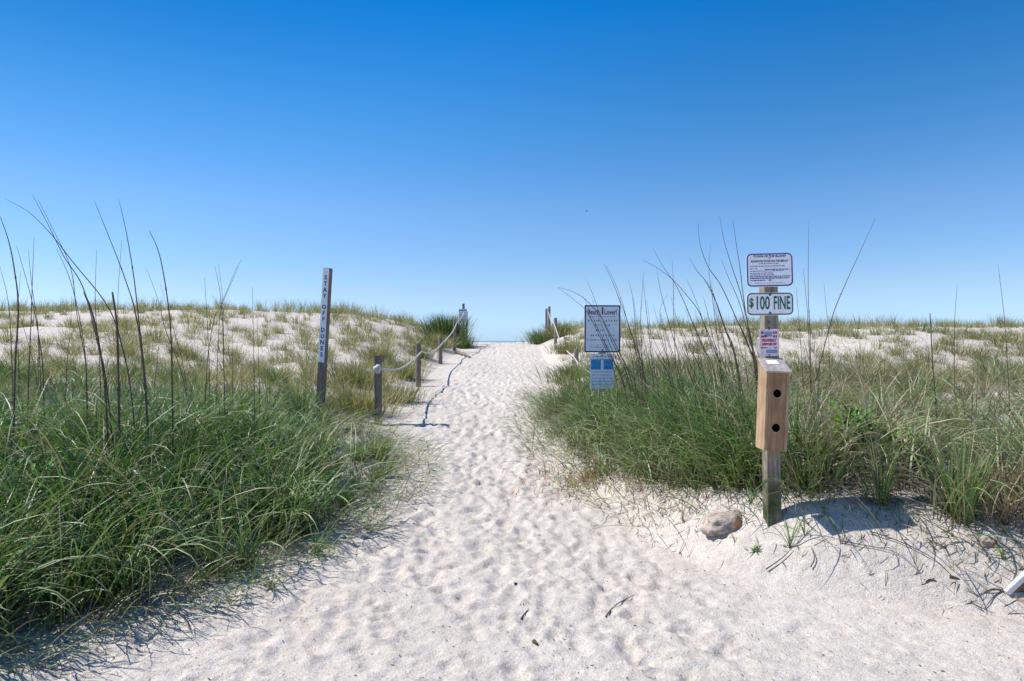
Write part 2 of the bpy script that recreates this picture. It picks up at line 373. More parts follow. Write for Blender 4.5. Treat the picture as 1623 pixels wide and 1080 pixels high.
# ------------------------------------------------------------------ blades of grass
def blades(root, az, t0, bend, L, W, nseg, tint, drift=None, twist=None, clamp=True, local=False, up=None):
    n = len(root); S = nseg+1
    s = np.linspace(0, 1, S)
    if drift is None: drift = np.zeros(n)
    if twist is None: twist = RNG.uniform(-1.0, 1.0, n)
    tilt = t0[:, None]+bend[:, None]*(s[None, :]**1.25)
    aa = az[:, None]+drift[:, None]*s[None, :]
    dirs = np.stack([np.sin(tilt)*np.cos(aa), np.sin(tilt)*np.sin(aa), np.cos(tilt)], 2)
    mid = (dirs[:, 1:]+dirs[:, :-1])/2*(L/nseg)[:, None, None]
    pts = np.concatenate([np.zeros((n, 1, 3)), np.cumsum(mid, 1)], 1)+root[:, None, :]
    if clamp:
        g = gz(pts[..., 0], pts[..., 1])+0.012+0.01*RNG.random(pts.shape[:2])
        pts[..., 2] = np.maximum(pts[..., 2], np.where(s[None, :] > 0, g, -99))
    side = np.stack([-np.sin(aa), np.cos(aa), np.zeros_like(aa)], 2)
    nrm = np.cross(dirs, side)
    tw = twist[:, None]*(0.4+s[None, :])
    wv = side*np.cos(tw)[..., None]+nrm*np.sin(tw)[..., None]
    prof = np.array([0.75 + 0.25*min(1, q*4) if q < .3 else (1-((q-.3)/.7)**1.7) for q in s])*0.5
    off = wv*(prof[None, :, None]*W[:, None, None])
    A = pts[:, :-1]+off[:, :-1]; B = pts[:, :-1]-off[:, :-1]; T = pts[:, -1:]
    VV = np.concatenate([A, B, T], 1)                # per blade: nseg A, nseg B, 1 tip
    k = 2*nseg+1
    base = (np.arange(n)*k)[:, None]
    j = np.arange(nseg-1)
    q = np.stack([j, j+1, nseg+j+1, nseg+j], 1).ravel()
    tri = np.array([nseg-1, 2*nseg, 2*nseg-1])
    lp = (base+np.concatenate([q, tri])[None, :]).ravel()
    tot = np.tile(np.array([4]*(nseg-1)+[3]), n)
    st = np.concatenate([[0], np.cumsum(tot)[:-1]])
    al = np.tile(np.concatenate([s[:-1], s[:-1], [1.0]]), n)
    ti = np.repeat(tint, k)
    return VV.reshape(-1, 3), lp, st, tot, {'tint': ti, 'along': al}
def grass_obj(name, mat, *a, **k):
    V, lp, st, tot, at = blades(*a, **k)
    return link(name, mesh_np(name, V, lp, st, tot, at, mat))
def clump_field(inside, box, ncl, per, rad, Lr, Wr, nseg, tintf, hscale=None, lean=(0, 0), bend=(0.5, 1.9), t0=(0.03, 0.55)):
    """clumps of blades; returns arrays for blades()"""
    x0, x1, y0, y1 = box
    cx = RNG.uniform(x0, x1, ncl); cy = RNG.uniform(y0, y1, ncl)
    p = inside(cx, cy); keep = RNG.random(ncl) < p
    cx = cx[keep]; cy = cy[keep]; nc_ = len(cx)
    vis = (np.abs(cx) < 0.80*cy+0.6)
    cx = cx[vis]; cy = cy[vis]; nc_ = len(cx)
    cnt = RNG.integers(per[0], per[1], nc_)
    idx = np.repeat(np.arange(nc_), cnt); n = len(idx)
    ctint = tintf(cx, cy); ch = RNG.uniform(.62, 1.22, nc_)
    if hscale is not None: ch = ch*hscale(cx, cy)
    r = rad*np.abs(RNG.normal(0, .6, n)); a = RNG.uniform(0, 2*np.pi, n)
    x = cx[idx]+r*np.cos(a); y = cy[idx]+r*np.sin(a)
    az = a+RNG.normal(0, .8, n)
    tt = t0[0]+(t0[1]-t0[0])*RNG.random(n)**1.2+r/rad*0.12
    vx = np.sin(tt)*np.cos(az)+lean[0]; vy = np.sin(tt)*np.sin(az)+lean[1]
    az = np.arctan2(vy, vx); tt = np.arctan(np.hypot(vx, vy))
    bd = RNG.uniform(bend[0], bend[1], n)
    L = RNG.uniform(Lr[0], Lr[1], n)*ch[idx]*np.where(RNG.random(n) < .25, .65, 1)
    W = RNG.uniform(Wr[0], Wr[1], n)
    ti = np.clip(ctint[idx]+RNG.normal(0, .15, n), 0, .80)
    dead = RNG.random(n) < tintdead[0]*np.where(cx[idx] > 0, np.interp(x, [1.5, 2.4], [.6, 2.1]), 1)*np.clip(1+1.6*fbm(x/.8, y/.8, 95, 2), .3, 2)
    ti = np.where(dead, RNG.uniform(.82, 1.0, n), ti)
    root = np.stack([x, y, gz(x, y)-0.02], 1)
    return root, az, tt, bd, L, W, nseg, ti
tintdead = [0.12]
gL = smooth_interp([-10, 2.0, 3.25, 3.86, 5.07, 6.1, 7.2, 8, 9, 12, 40], [-5, -3.6, -2.42, -1.95, -1.42, -1.22, -1.25, -1.62, -2.25, -2.3, -2.2], .2)
gR = smooth_interp([-10, 3.3, 3.7, 3.98, 4.15, 4.5, 4.8, 5.05, 5.5, 6.5, 7.4, 8.6, 10.8, 13, 40], [9, 4.4, 3.05, 2.75, 2.45, 1.98, 1.6, 1.35, 1.15, .72, .56, .50, .55, .85, 1.2], .12)
def inL(x, y):
    w = fbm(x/.8, y/.8, 77, 2)*.12
    d = gL(y)-.02+w-x
    back = np.interp(y, [2, 6.6, 8.0, 9.6, 11.5], [1, 1, .55, .2, 0.0])
    patch = np.clip(.78+1.4*fbm(x/.55, y/.55, 5, 3), .32, 1)
    return np.clip(d/.12+.5, 0, 1)*back*patch
def inR(x, y):
    w = fbm(x/.7, y/.7, 79, 2)*.12
    d = x-gR(y)+w
    back = np.interp(y, [3, 7.5, 9.0, 10.5, 12], [1, 1, .6, .25, 0])
    patch = np.clip(.66+1.3*fbm(x/.6, y/.6, 15, 3)+np.interp(x, [1.6, 2.4], [.35, 0]), .15, 1)
    thin = np.interp(x, [1.6, 2.4, 4], [1, .40, .34])+.45*np.exp(-np.clip(d, 0, 9)/.45)*(x > 1.8)
    return np.clip(d/.12+.5, 0, 1)*back*patch*thin
tl = lambda x, y: np.clip(.36+.45*fbm(x/.6, y/.6, 31, 3)+np.interp(y, [4, 6.5, 9], [0, .08, .2])+RNG.normal(0, .13, len(x)), .02, .8)
tr_ = lambda x, y: np.clip(.46+.42*fbm(x/.6, y/.6, 33, 3)+np.interp(x, [.8, 2.0, 3], [0, .08, .18])+RNG.normal(0, .13, len(x)), .05, .8)
hl = lambda x, y: np.interp(gL(y)-x, [0, .35, 1.2], [.72, .95, 1.05])*np.interp(y, [3, 4.6, 6.0, 7.4, 10], [1.0, .95, .72, .52, .5])*np.where(y > 6, np.interp(gL(y)-x, [0, .6], [.7, 1]), 1)
hr = lambda x, y: np.interp(x-gR(y), [0, .4, 1.2], [.6, .9, 1.05])*np.interp(x, [1.5, 3], [1.05, .8])*np.interp(y, [4, 5.8, 7, 10], [.95, .92, .68, .66])*(1+.35*fbm(x/.9, y/.9, 97, 2))
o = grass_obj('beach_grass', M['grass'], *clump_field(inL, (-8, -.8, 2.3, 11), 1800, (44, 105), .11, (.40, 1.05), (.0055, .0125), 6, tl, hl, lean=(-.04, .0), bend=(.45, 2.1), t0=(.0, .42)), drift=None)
tag(o, 'thick mass of long arching green beach grass filling the left foreground', 'grass', kind='stuff')
def archers(name, f, sgn, n, label, yr, dmax, Lr, ti):  # long blades coloured pale to paint highlights over the grass
    y = RNG.uniform(*yr, n); x = f(y)+sgn*RNG.random(n)**1.3*dmax
    k = np.abs(x) < .8*y+.4; x = x[k]; y = y[k]; n = len(x)
    pr = fbm(x/.5, y/.5, 91, 2); k = RNG.random(n) < np.clip(.5+1.4*pr, .05, 1); x = x[k]; y = y[k]; n = len(x)
    root = np.stack([x, y, gz(x, y)-.01], 1)
    o = grass_obj(name, M['grass'], root, RNG.uniform(0, 6.28, n), RNG.uniform(.02, .35, n), RNG.uniform(1.5, 2.9, n), RNG.uniform(*Lr, n), RNG.uniform(.007, .0125, n), 8, np.clip(RNG.normal(ti, .08, n), .2, .80), drift=RNG.normal(0, .35, n), twist=RNG.uniform(-.6, .6, n))
    return tag(o, label, 'grass', kind='stuff')
archers('arching_grass', gL, -1, 4800, 'longest arching blades, coloured pale as highlights, drooping over the left grass mass', (2.5, 6.6), 3.6, (.7, 1.05), .56)
archers('arching_grass', gR, 1, 3600, 'longest arching blades, coloured pale as highlights, drooping over the right grass', (3.9, 7.4), 3.6, (.5, .85), .66)
tintdead[0] = 0.30
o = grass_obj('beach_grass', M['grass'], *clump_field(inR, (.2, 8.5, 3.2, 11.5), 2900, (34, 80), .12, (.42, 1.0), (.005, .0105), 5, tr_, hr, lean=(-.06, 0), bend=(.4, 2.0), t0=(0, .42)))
tag(o, 'tangled grey green beach grass mixed with straw to the right of the path', 'grass', kind='stuff')
# dead thatch low in the grass and along its edges
def thatch(name, inside, box, n, label, Lr=(.12, .4), lo=0.1, mat='litter', Wr=(.003, .007), tilt=(1.0, 1.55)):
    x = RNG.uniform(box[0], box[1], n); y = RNG.uniform(box[2], box[3], n)
    k = (RNG.random(n) < inside(x, y)) & (np.abs(x) < .8*y+.5); x = x[k]; y = y[k]; n = len(x)
    root = np.stack([x, y, gz(x, y)+RNG.uniform(0, lo, n)], 1)
    o = grass_obj(name, M[mat], root, RNG.uniform(0, 6.28, n), RNG.uniform(*tilt, n), RNG.uniform(-.2, .8, n), RNG.uniform(*Lr, n), RNG.uniform(*Wr, n), 3, RNG.random(n))
    return tag(o, label, 'dry grass', kind='stuff')
eL = lambda x, y: np.clip((gL(y)+.10-x)/.25, 0, 1)*np.exp(-np.clip(gL(y)-x, 0, 9)/1.2)
eR = lambda x, y: np.where(x < gR(y)-.05, .16*np.clip((x-gR(y)+.60)/.3, 0, 1), np.clip((x-gR(y)+.22)/.25, 0, 1))*np.interp(x-gR(y), [0, 2, 4], [1, .6, .3])
thatch('dry_thatch', eL, (-5, -.8, 2.6, 9), 9000, 'brown dead grass matted under the left foreground grass')
thatch('dry_thatch', eR, (.2, 6, 3.4, 9.5), 24000, 'brown dead grass matted along the bank right of the path')
thatch('bank_litter', lambda x, y: .8*np.clip((x-gR(y)+.9)/.8, 0, 1)*(x < gR(y)+.6), (.9, 4.2, 3.6, 6.0), 6500, 'short broken stems and leaf litter on the sandy right bank', (.02, .10), .004, 'litter', (.003, .008), (1.35, 1.6))

# single runners and low blades that stray out over the sand edge
def stray(name, f, n, side, label, yr):
    y = RNG.uniform(*yr, n); x = f(y)+side*(-RNG.random(n)**2*.55+.08)
    az = RNG.normal(0 if side < 0 else math.pi, .9, n)+RNG.normal(-.25, .2, n)
    root = np.stack([x, y, gz(x, y)-.01], 1)
    ti = np.where(RNG.random(n) < .4, RNG.uniform(.8, 1, n), RNG.uniform(.3, .75, n))
    o = grass_obj(name, M['grass'], root, az, RNG.uniform(.4, 1.2, n), RNG.uniform(.4, 1.3, n), RNG.uniform(.2, .5, n), RNG.uniform(.004, .008, n), 5, ti, drift=RNG.normal(0, .5, n))
    return tag(o, label, 'grass', kind='stuff')
stray('stray_grass', gL, 1500, -1, 'loose low blades straying onto the sand from the left grass', (2.8, 9))
stray('stray_grass', gR, 1100, 1, 'loose low blades straying onto the sand from the right grass', (3.8, 12))

# ------------------------------------------------------------------ tufts on the dunes
def tuft_mesh(i, nb, h, spread, greenness, upright=False, nseg=3, W=(.0045, .009)):
    r = spread*np.abs(RNG.normal(0, .5, nb)); a = RNG.uniform(0, 6.28, nb)
    root = np.stack([r*np.cos(a), r*np.sin(a), np.full(nb, -.06)], 1)
    t0 = RNG.uniform(.0, .30 if upright else .5, nb)+r*.4
    bd = RNG.uniform(.1, .7 if upright else 1.2, nb)
    ti = np.clip(greenness+RNG.normal(0, .14, nb), 0, .8); ti = np.where(RNG.random(nb) < .2, RNG.uniform(.8, 1, nb), ti)
    V, lp, st, tot, at = blades(root, a+RNG.normal(0, .6, nb), t0, bd, RNG.uniform(.5, 1.1, nb)*h, RNG.uniform(*W, nb), nseg, ti, clamp=False)
    return (V, lp, st, tot, at)
kinds = []
for i in range(12):
    g = [.25, .4, .5, .6][i % 4]
    kinds.append(tuft_mesh(i, int(RNG.integers(60, 120)), RNG.uniform(.36, .52), RNG.uniform(.10, .26), g))
lowk = [tuft_mesh(40+i, 52, .44, .2, [.25, .4, .5, .6][i], False, 2, (.007, .013)) for i in range(4)]
lowc = [tuft_mesh(50+i, 46, .64, .26, .3+.06*i, True, 2, (.007, .013)) for i in range(4)]
crestk = [tuft_mesh(20+i, 80, .66, .24, .22+.06*i, True, 3, (.006, .012)) for i in range(4)]
meshes = [mesh_np('grass_tuft', *k[:4], k[4], M['tuft']) for k in kinds]
cmeshes = [mesh_np('crest_tuft', *k[:4], k[4], M['tuft']) for k in crestk]
cand = []
def slope_tufts(side, n, seed):
    rr = random.Random(seed)
    for _ in range(n):
        y = 8.2+rr.random()**.95*23
        lim = .80*y+.8
        if side < 0:
            hi = float(toeL(y))-.35; x = rr.uniform(-lim, hi)
        else:
            lo = float(toeR(y))+.35; x = rr.uniform(lo, lim)
        m = float(fbm(np.array([x/2.4]), np.array([y/2.2]), 200 if side < 0 else 210, 3)[0])
        dens = (.62 if side < 0 else .46)+1.7*m+(.35 if y < 13 else 0)-(.15 if (y > 20 and side > 0) else 0)
        edge = abs(x-(hi if side < 0 else lo))
        if edge < 2.2: dens += .45
        if rr.random() > dens: continue
        cand.append((x, y, rr.uniform(.55, 1.2)*(1.1 if y < 12 else 1.0)*(.85 if side > 0 and y > 13 else 1), side, 'slope', rr.randrange(12), rr.uniform(0, 6.28)))
slope_tufts(-1, 1150, 1); slope_tufts(1, 1350, 2)
rr = random.Random(9)
for _ in range(420):
    y = rr.uniform(27.5, 31.5); x = rr.uniform(-26, 26)
    if float(toeL(y))-.6 < x < float(toeR(y))+.5: continue
    if fbm(np.array([x/1.9]), np.array([y/6]), 300, 2)[0] < -.35: continue
    cand.append((x, y, rr.uniform(.65, 1.35), -1 if x < 0 else 1, 'crest', rr.randrange(4), rr.uniform(0, 6.28)))
cand.sort(key=lambda c: -c[2]/c[1]*(1.2 if c[4] == 'crest' else 1))
LBL = {(-1, 'slope'): ('olive and straw coloured grass tuft on the white dune slope left of the path', 'grass tufts on the left dune slope'),
       (1, 'slope'): ('olive and straw coloured grass tuft on the white dune slope right of the path', 'grass tufts on the right dune slope'),
       (-1, 'crest'): ('green grass tuft against the sky on the left dune crest', 'grass tufts along the left dune crest'),
       (1, 'crest'): ('green grass tuft against the sky on the right dune crest', 'grass tufts along the right dune crest')}
def place_label(px, y, side, kd, k, s):
    if side < 0: where = ('at the left picture edge' if px < 110 else 'behind the tall left stalks' if px < 290 else 'left of the lettered post' if px < 490 else 'just right of the lettered post' if px < 580 else 'behind the left rope posts')
    else: where = ('beside the right rope' if px < 925 else 'behind the beach sign' if px < 1000 else 'between the two sign posts' if px < 1190 else 'right of the fine sign' if px < 1330 else 'right of the long slanting stalk' if px < 1500 else 'at the right picture edge')
    if kd == 'crest': return 'green grass tuft against the sky on the dune crest ' + where
    tone = ('green', 'olive', 'pale olive', 'straw coloured')[k % 4]
    tone = ('small ' if s < .72 else 'wide ' if s > 1.0 else '')+tone
    hgt = 'low on the dune' if y < 12 else 'halfway up the dune' if y < 19 else 'high on the dune'
    return tone + ' grass tuft ' + hgt + ' ' + where
rest = []
for i, c in enumerate(cand):
    x, y, s, side, kd, k, rz = c
    if i < 290:
        o = link('grass_tuft', (meshes if kd == 'slope' else cmeshes)[k], loc=(x, y, G(x, y)), rot=(rr.uniform(-.1, .1), rr.uniform(-.1, .1), rz))
        o.scale = (s, s, s*rr.uniform(.8, 1.15)); gr = LBL[(side, kd)][1]
        lb = place_label(CX+x/y*FPX, y, side, kd, k, s)
        tag(o, lb, 'grass tuft', gr)
    else: rest.append(c)
def join_tufts(items, name, label):
    Vs, Ls, Ss, Ts, A1, A2 = [], [], [], [], [], []; vo = lo = 0
    for x, y, s, side, kd, k, rz in items:
        V, lp, st, tot, at = (lowk if kd == 'slope' else lowc)[k % 4]
        c_, s_ = math.cos(rz), math.sin(rz)
        V2 = np.stack([(V[:, 0]*c_-V[:, 1]*s_)*s+x, (V[:, 0]*s_+V[:, 1]*c_)*s+y, V[:, 2]*s+G(x, y)], 1)
        Vs.append(V2); Ls.append(lp+vo); Ss.append(st+lo); Ts.append(tot); A1.append(at['tint']+rr.uniform(-.08, .08)); A2.append(at['along'])
        vo += len(V); lo += len(lp)
    me = mesh_np(name, np.concatenate(Vs), np.concatenate(Ls), np.concatenate(Ss), np.concatenate(Ts), {'tint': np.concatenate(A1), 'along': np.concatenate(A2)}, M['tuft'])
    return tag(link(name, me), label, 'grass', kind='stuff')
for sd, w in ((-1, 'left'), (1, 'right')):
    it = [c for c in rest if c[3] == sd]
    if it: join_tufts(it, 'far_dune_grass', 'smaller far grass tufts scattered over the %s dune' % w)
# thin scattered blades and litter between the tufts
def scat(side, n, label):
    y = 7.5+RNG.random(n)**.9*23; x = RNG.uniform(-1, 1, n)*(.8*y+.5)
    k = (x < toeL(y)-.3) if side < 0 else (x > toeR(y)+.3)
    m = fbm(x/2.0, y/1.8, 200 if side < 0 else 210, 3)
    k &= RNG.random(n) < np.clip(.36+1.4*m, .06, 1)*np.interp(y, [8, 14, 22], [1, .9, .7]); x = x[k]; y = y[k]; n = len(x)
    root = np.stack([x, y, gz(x, y)-.02], 1)
    o = grass_obj('scattered_grass', M['tuft'], root, RNG.uniform(0, 6.28, n), RNG.uniform(.1, 1.2, n), RNG.uniform(.2, 1.2, n), RNG.uniform(.12, .42, n), RNG.uniform(.005, .011, n), 2, np.clip(RNG.normal(.68, .2, n), 0, 1), clamp=True)
    tag(o, label, 'grass', kind='stuff')
scat(-1, 42000, 'sparse thin olive and straw blades scattered over the left dune'); scat(1, 48000, 'sparse thin olive and straw blades scattered over the right dune')

# named bushes and clumps
def bush(name, x, y, nb, h, spread, tint, label, cat, upright=True, W=(.008, .014), mat='grass', nseg=4):
    k = tuft_mesh(0, nb, h, spread, tint, upright, nseg, W)
    o = link(name, mesh_np(name, *k[:4], k[4], M[mat]), loc=(x, y, G(x, y)))
    return tag(o, label, cat)
p = P(706, 545, 23.5); bush('grass_bush', p.x, p.y, 2100, 1.12, .62, .10, 'dense dark green grass bush on the crest just left of the path', 'bush', True, (.010, .018))
p = P(735, 545, 22.5); bush('grass_bush', p.x, p.y, 500, .62, .34, .22, 'low green grass bush at the foot of the small sign on the crest', 'bush', True, (.008, .015))
p = P(683, 540, 20.5); bush('grass_bush', p.x, p.y, 700, .62, .7, .45, 'olive grass bush below the dark crest bush behind the rope', 'bush', False, (.008, .014), 'tuft')
p = P(858, 540, 25.0); bush('grass_bush', p.x, p.y, 800, .72, .50, .20, 'green grass bush on the crest right of the gap', 'bush', False, (.010, .016))
p = P(893, 530, 23.5); bush('grass_bush', p.x, p.y, 900, .66, .62, .35, 'olive green grass bush behind the right rope posts', 'bush', False, (.010, .016), 'tuft')
p = P(880, 575, 17.0); bush('grass_bush', p.x+.35, p.y, 600, .42, .5, .45, 'olive grass bush beside the right rope below the crest', 'bush', False, (.007, .012), 'tuft')
p = P(905, 600, 12.5); bush('grass_bush', p.x, p.y, 800, .45, .5, .42, 'olive grass bush round the low right rope post', 'bush', False, (.006, .011), 'tuft')
p = on_sand(1524, 826); bush('grass_clump', p.x, p.y, 95, .66, .06, .50, 'upright green grass clump with russet base near the right edge', 'grass', True, (.006, .012), nseg=5)
p = on_sand(1395, 800); bush('grass_clump', p.x, p.y, 60, .5, .06, .5, 'thin yellow green grass clump above the sign shadow', 'grass', True, (.005, .010), nseg=5)
for px, py, Y, nb, h, lb in ((575, 640, 9.6, 600, .52, 'green grass clump at the foot of the nearest left rope post'),
                             (628, 640, 10.6, 520, .5, 'olive grass clump between the first two left rope posts'),
                             (560, 600, 11.8, 620, .6, 'olive grass clump behind the leaning lettered post'),
                             (640, 590, 13.6, 600, .6, 'olive grass clump beside the second left rope post'),
                             (600, 570, 15.5, 600, .6, 'olive grass clump on the slope above the first rope span'),
                             (665, 560, 17.3, 500, .55, 'olive grass clump beside the third left rope post')):
    p = P(px, py, Y); bush('grass_clump', p.x, p.y, nb, h, .5, .48, lb, 'grass', False, (.006, .011), 'tuft')
# reddish weed patch at the right corner of the path
n = 750; a = RNG.uniform(0, 6.28, n); r = np.abs(RNG.normal(0, .26, n))
cx, cy = P(935, 760, 6.3).x, 6.3
x = cx+r*np.cos(a)*1.6; y = cy+r*np.sin(a)*1.5
mr = blade_material('russet_weed', [(0, (.26, .12, .07)), (.5, (.42, .25, .14)), (1, (.30, .30, .12))], .2, .6, .3)
o = grass_obj('weed_patch', mr, np.stack([x, y, gz(x, y)-.01], 1), RNG.uniform(0, 6.28, n), RNG.uniform(.3, 1.4, n), RNG.uniform(0, 1, n), RNG.uniform(.04, .15, n), RNG.uniform(.004, .009, n), 3, RNG.random(n))
tag(o, 'low russet weeds at the sandy corner right of the path', 'weeds', kind='stuff')

# ------------------------------------------------------------------ leafy plants
def leaf_mesh(L, W, bend):
    bm = bmesh.new(); rows = 6; pr = []
    for i in range(rows+1):
        s = i/rows; w = W*math.sin(math.pi*min(1, s*.93+.07))**.8*.5
        zz = L*math.cos(bend*s)*s if False else L*s*math.cos(bend*s*.6); yy = L*s*math.sin(bend*s*.6)+.05*L
        pr.append([bm.verts.new((-w, yy-.15*w, zz+.12*w)), bm.verts.new((0, yy, zz)), bm.verts.new((w, yy-.15*w, zz+.12*w))])
    for i in range(rows):
        for j in range(2): bm.faces.new((pr[i][j], pr[i][j+1], pr[i+1][j+1], pr[i+1][j]))
    return bm_mesh('leaf', bm, True)
leafm = [leaf_mesh(.17, .028, b) for b in (.5, .9, 1.3)]
def leafy(px, py, Y, n, s, label, h=.25):
    p = P(px, py, Y); z = G(p.x, p.y)
    e = empty('leafy_plant', (p.x, p.y, z)); tag(e, label, 'plant')
    rs = random.Random(int(px))
    bm = bmesh.new(); bmesh.ops.create_cone(bm, segments=6, radius1=.006, radius2=.003, depth=h, cap_ends=True)
    bmesh.ops.translate(bm, vec=(0, 0, h/2), verts=bm.verts); link('stem', bm_mesh('stem', bm), M['leaf'], e)
    for i in range(n):
        m = rs.choice(leafm); zz = h*rs.uniform(.2, 1.0)
        o = link('leaf', m, M['leaf'], e, (rs.gauss(0, .05*s), rs.gauss(0, .05*s), zz), (rs.uniform(-.9, .1), rs.uniform(-.3, .3), rs.uniform(0, 6.28)))
        k = s*rs.uniform(.6, 1.15); o.scale = (k, k, k)
leafy(1350, 715, 4.95, 70, 1.35, 'bright green leafy plant in the grass right of the wooden box', .38)
leafy(1412, 745, 4.8, 44, 1.1, 'smaller bright green leafy plant nearest the right grass clump', .27)
leafy(60, 720, 4.4, 18, .8, 'yellow green leafy plant deep in the left grass at the picture edge', .5)
leafy(262, 760, 4.35, 10, .7, 'small yellow green leafy plant low in the left grass', .45)
leafy(800, 0, 30, 0, 0, '', .1) if False else None

def fan(name, px, py, Y, spec, mat, label, cat):
    p = on_sand(px, py); x, y = p.x, p.y
    n = len(spec); A = np.array(spec)
    V, lp, st, tot, at = blades(np.tile([[x, y, G(x, y)-.01]], (n, 1)), A[:, 0], A[:, 1], A[:, 2], A[:, 3], A[:, 4], 6, A[:, 5])
    V = V-np.array([[x, y, G(x, y)]])
    o = link(name, mesh_np(name, V, lp, st, tot, at, mat), loc=(x, y, G(x, y))); return tag(o, label, cat)
def rspec(n, L, w=.006, t=(.1, .9), b=(.2, 1.4), ti=(.3, .7)):
    return [(random.uniform(0, 6.28), random.uniform(*t), random.uniform(*b), L*random.uniform(.6, 1.1), w, random.uniform(*ti)) for _ in range(n)]
fan('grass_sprig', 1252, 872, 4.05, rspec(11, .30), M['grass'], 'thin green sprig on the sand just in front of the sign post', 'sprig')
fan('grass_sprig', 1275, 850, 4.2, rspec(6, .26), M['grass'], 'thin green sprig at the near edge of the box shadow', 'sprig')
fan('grass_sprig', 1335, 870, 4.12, rspec(5, .42, .005, (.9, 1.3), (.2, .8)), M['grass'], 'long arching blades over the box shadow on the sand', 'sprig')
fan('grass_sprig', 1196, 877, 4.05, rspec(26, .05, .008, (.1, 1.4)), M['grass'], 'tiny green seedling tuft on the sand left of the sprigs', 'sprig')
fan('grass_sprig', 1190, 800, 4.75, rspec(5, .2), M['grass'], 'thin sprig on the bank between the stone and the post', 'sprig')
fan('grass_sprig', 705, 843, 5.0, rspec(3, .09, .004), M['grass'], 'tiny lone sprig in the middle of the sand path', 'sprig')
fan('grass_sprig', 1082, 830, 5.15, rspec(5, .3, .005, (.05, .4), (.1, .5)), M['grass'], 'single upright green sprig left of the stone', 'sprig')
fan('grass_sprig', 500, 880, 4.75, rspec(30, .3, .006, (.3, 1.1)), M['grass'], 'low grass sprig on the sand in front of the left grass', 'sprig')
fan('grass_sprig', 430, 935, 4.15, rspec(26, .3, .006, (.3, 1.1), ti=(.5, 1)), M['grass'], 'straw coloured sprig in the shade below the left grass', 'sprig')
fan('grass_sprig', 1590, 890, 4.0, rspec(12, .12, .006), M['grass'], 'small green sprig beside the half buried board', 'sprig')

# ------------------------------------------------------------------ tubes, stalks, twigs, rope
def catmull(pts, n):
    pts = [Vector(p) for p in pts]; P_ = [pts[0]*2-pts[1]]+pts+[pts[-1]*2-pts[-2]]; out = []
    for i in range(1, len(P_)-2):
        for k in range(n):
            t = k/n; a, b, c, d = P_[i-1], P_[i], P_[i+1], P_[i+2]
            out.append(0.5*((2*b)+(c-a)*t+(2*a-5*b+4*c-d)*t*t+(3*b-a-3*c+d)*t**3))
    out.append(pts[-1]); return out
def tube_bm(pts, radf, sides=6, bm=None, twist=0.0, lobes=0, amp=0.0):
    if bm is None: bm = bmesh.new()
    rings = []; up = Vector((0, 0, 1)); tot = 0
    for i, p in enumerate(pts):
        d = (pts[min(i+1, len(pts)-1)]-pts[max(i-1, 0)]).normalized()
        a = d.cross(Vector((0.31, 0.95, 0.05))) if abs(d.y) < .9 else d.cross(Vector((1, 0, 0)))
        a.normalize(); b = d.cross(a)
        if i: tot += (pts[i]-pts[i-1]).length
        r = radf(i/(len(pts)-1)); ring = []
        for k in range(sides):
            th = 2*math.pi*k/sides
            rr_ = r*(1+amp*math.cos(lobes*th-twist*tot)) if lobes else r
            ring.append(bm.verts.new(p+a*(math.cos(th)*rr_)+b*(math.sin(th)*rr_)))
        rings.append(ring)
    for r0, r1 in zip(rings, rings[1:]):
        for k in range(sides): bm.faces.new((r0[k], r0[(k+1) % sides], r1[(k+1) % sides], r1[k]))
    bm.faces.new(rings[0]); bm.faces.new(rings[-1][::-1])
    return bm
def stalk(pix, Y, label, group=None, r0=.0052, r1=.0010, stub=False, dy=0.0):
    r0 *= .84 if not stub else 1
    """pix: tip first, base last (photo pixels, at depth Y); the base runs down to the ground"""
    n = len(pix)
    if label in (LLs, RRs) or group in ('short dry stalks in the left grass', 'short dry stalks between the signs'):
        tx, ty = pix[0]; ln = tx-pix[-1][0]
        sh = 'strongly bowed' if ln < -75 else 'left leaning' if ln < -28 else 'slightly left leaning' if ln < -10 else 'right leaning' if ln > 10 else 'upright'
        sz = 'very tall' if ty < 390 else 'tall' if ty < 440 else 'mid height' if ty < 500 else 'short'
        if tx < 700: wh = 'at the left picture edge' if tx < 45 else 'left of the crossing pair' if tx < 100 else 'among the thick left stalks' if tx < 210 else 'right of the thick left stalks' if tx < 300 else 'left of the lettered post'
        else: wh = 'with its tip left of the beach sign' if tx < 925 else 'with its tip over the beach sign' if tx < 985 else 'just right of the beach sign' if tx < 1040 else 'midway between the two sign posts' if tx < 1100 else 'left of the notice and fine sign' if tx < 1150 else 'closest to the left of the fine sign'
        label = '%s %s dry stalk %s' % (sz, sh, wh)
    pts = [P(px, py, Y+dy*(1-i/(n-1))) for i, (px, py) in enumerate(pix)][::-1]
    b = pts[0]; d = (pts[1]-pts[0]).normalized(); g = G(b.x, b.y)
    if b.z > g:
        k = (b.z-g+.02)/max(.3, d.z); q = b-d*k*Vector((.5, .5, 1)).z*1.0
        pts.insert(0, Vector((b.x-d.x*k*.5, Y, g-.03)))
    base = pts[0].copy(); loc = [q-base for q in pts]
    cp = catmull(loc, 6)
    if stub: rf = lambda s: r0*(1-.25*s)
    else: rf = lambda s: r0*(1-s)**.8+r1
    bm = tube_bm(cp, rf, 5)
    # leaf sheath joints
    for f in (.35, .62):
        i = int(len(cp)*f); c = cp[i]
        if i+2 < len(cp): tube_bm([cp[i]+(cp[i+1]-cp[i])*.0, cp[i]+(cp[i+1]-cp[i])*.45], lambda s, f=f: rf(f)*1.35, 5, bm)
    o = link('grass_stalk', bm_mesh('grass_stalk', bm, True), M['stalk'], loc=base)
    return tag(o, label, 'stalk', group)
GLs = 'tall dry stalks above the left foreground grass'; LLs = 'tall thin dry stalk rising from the left foreground grass against the sky'
S = stalk
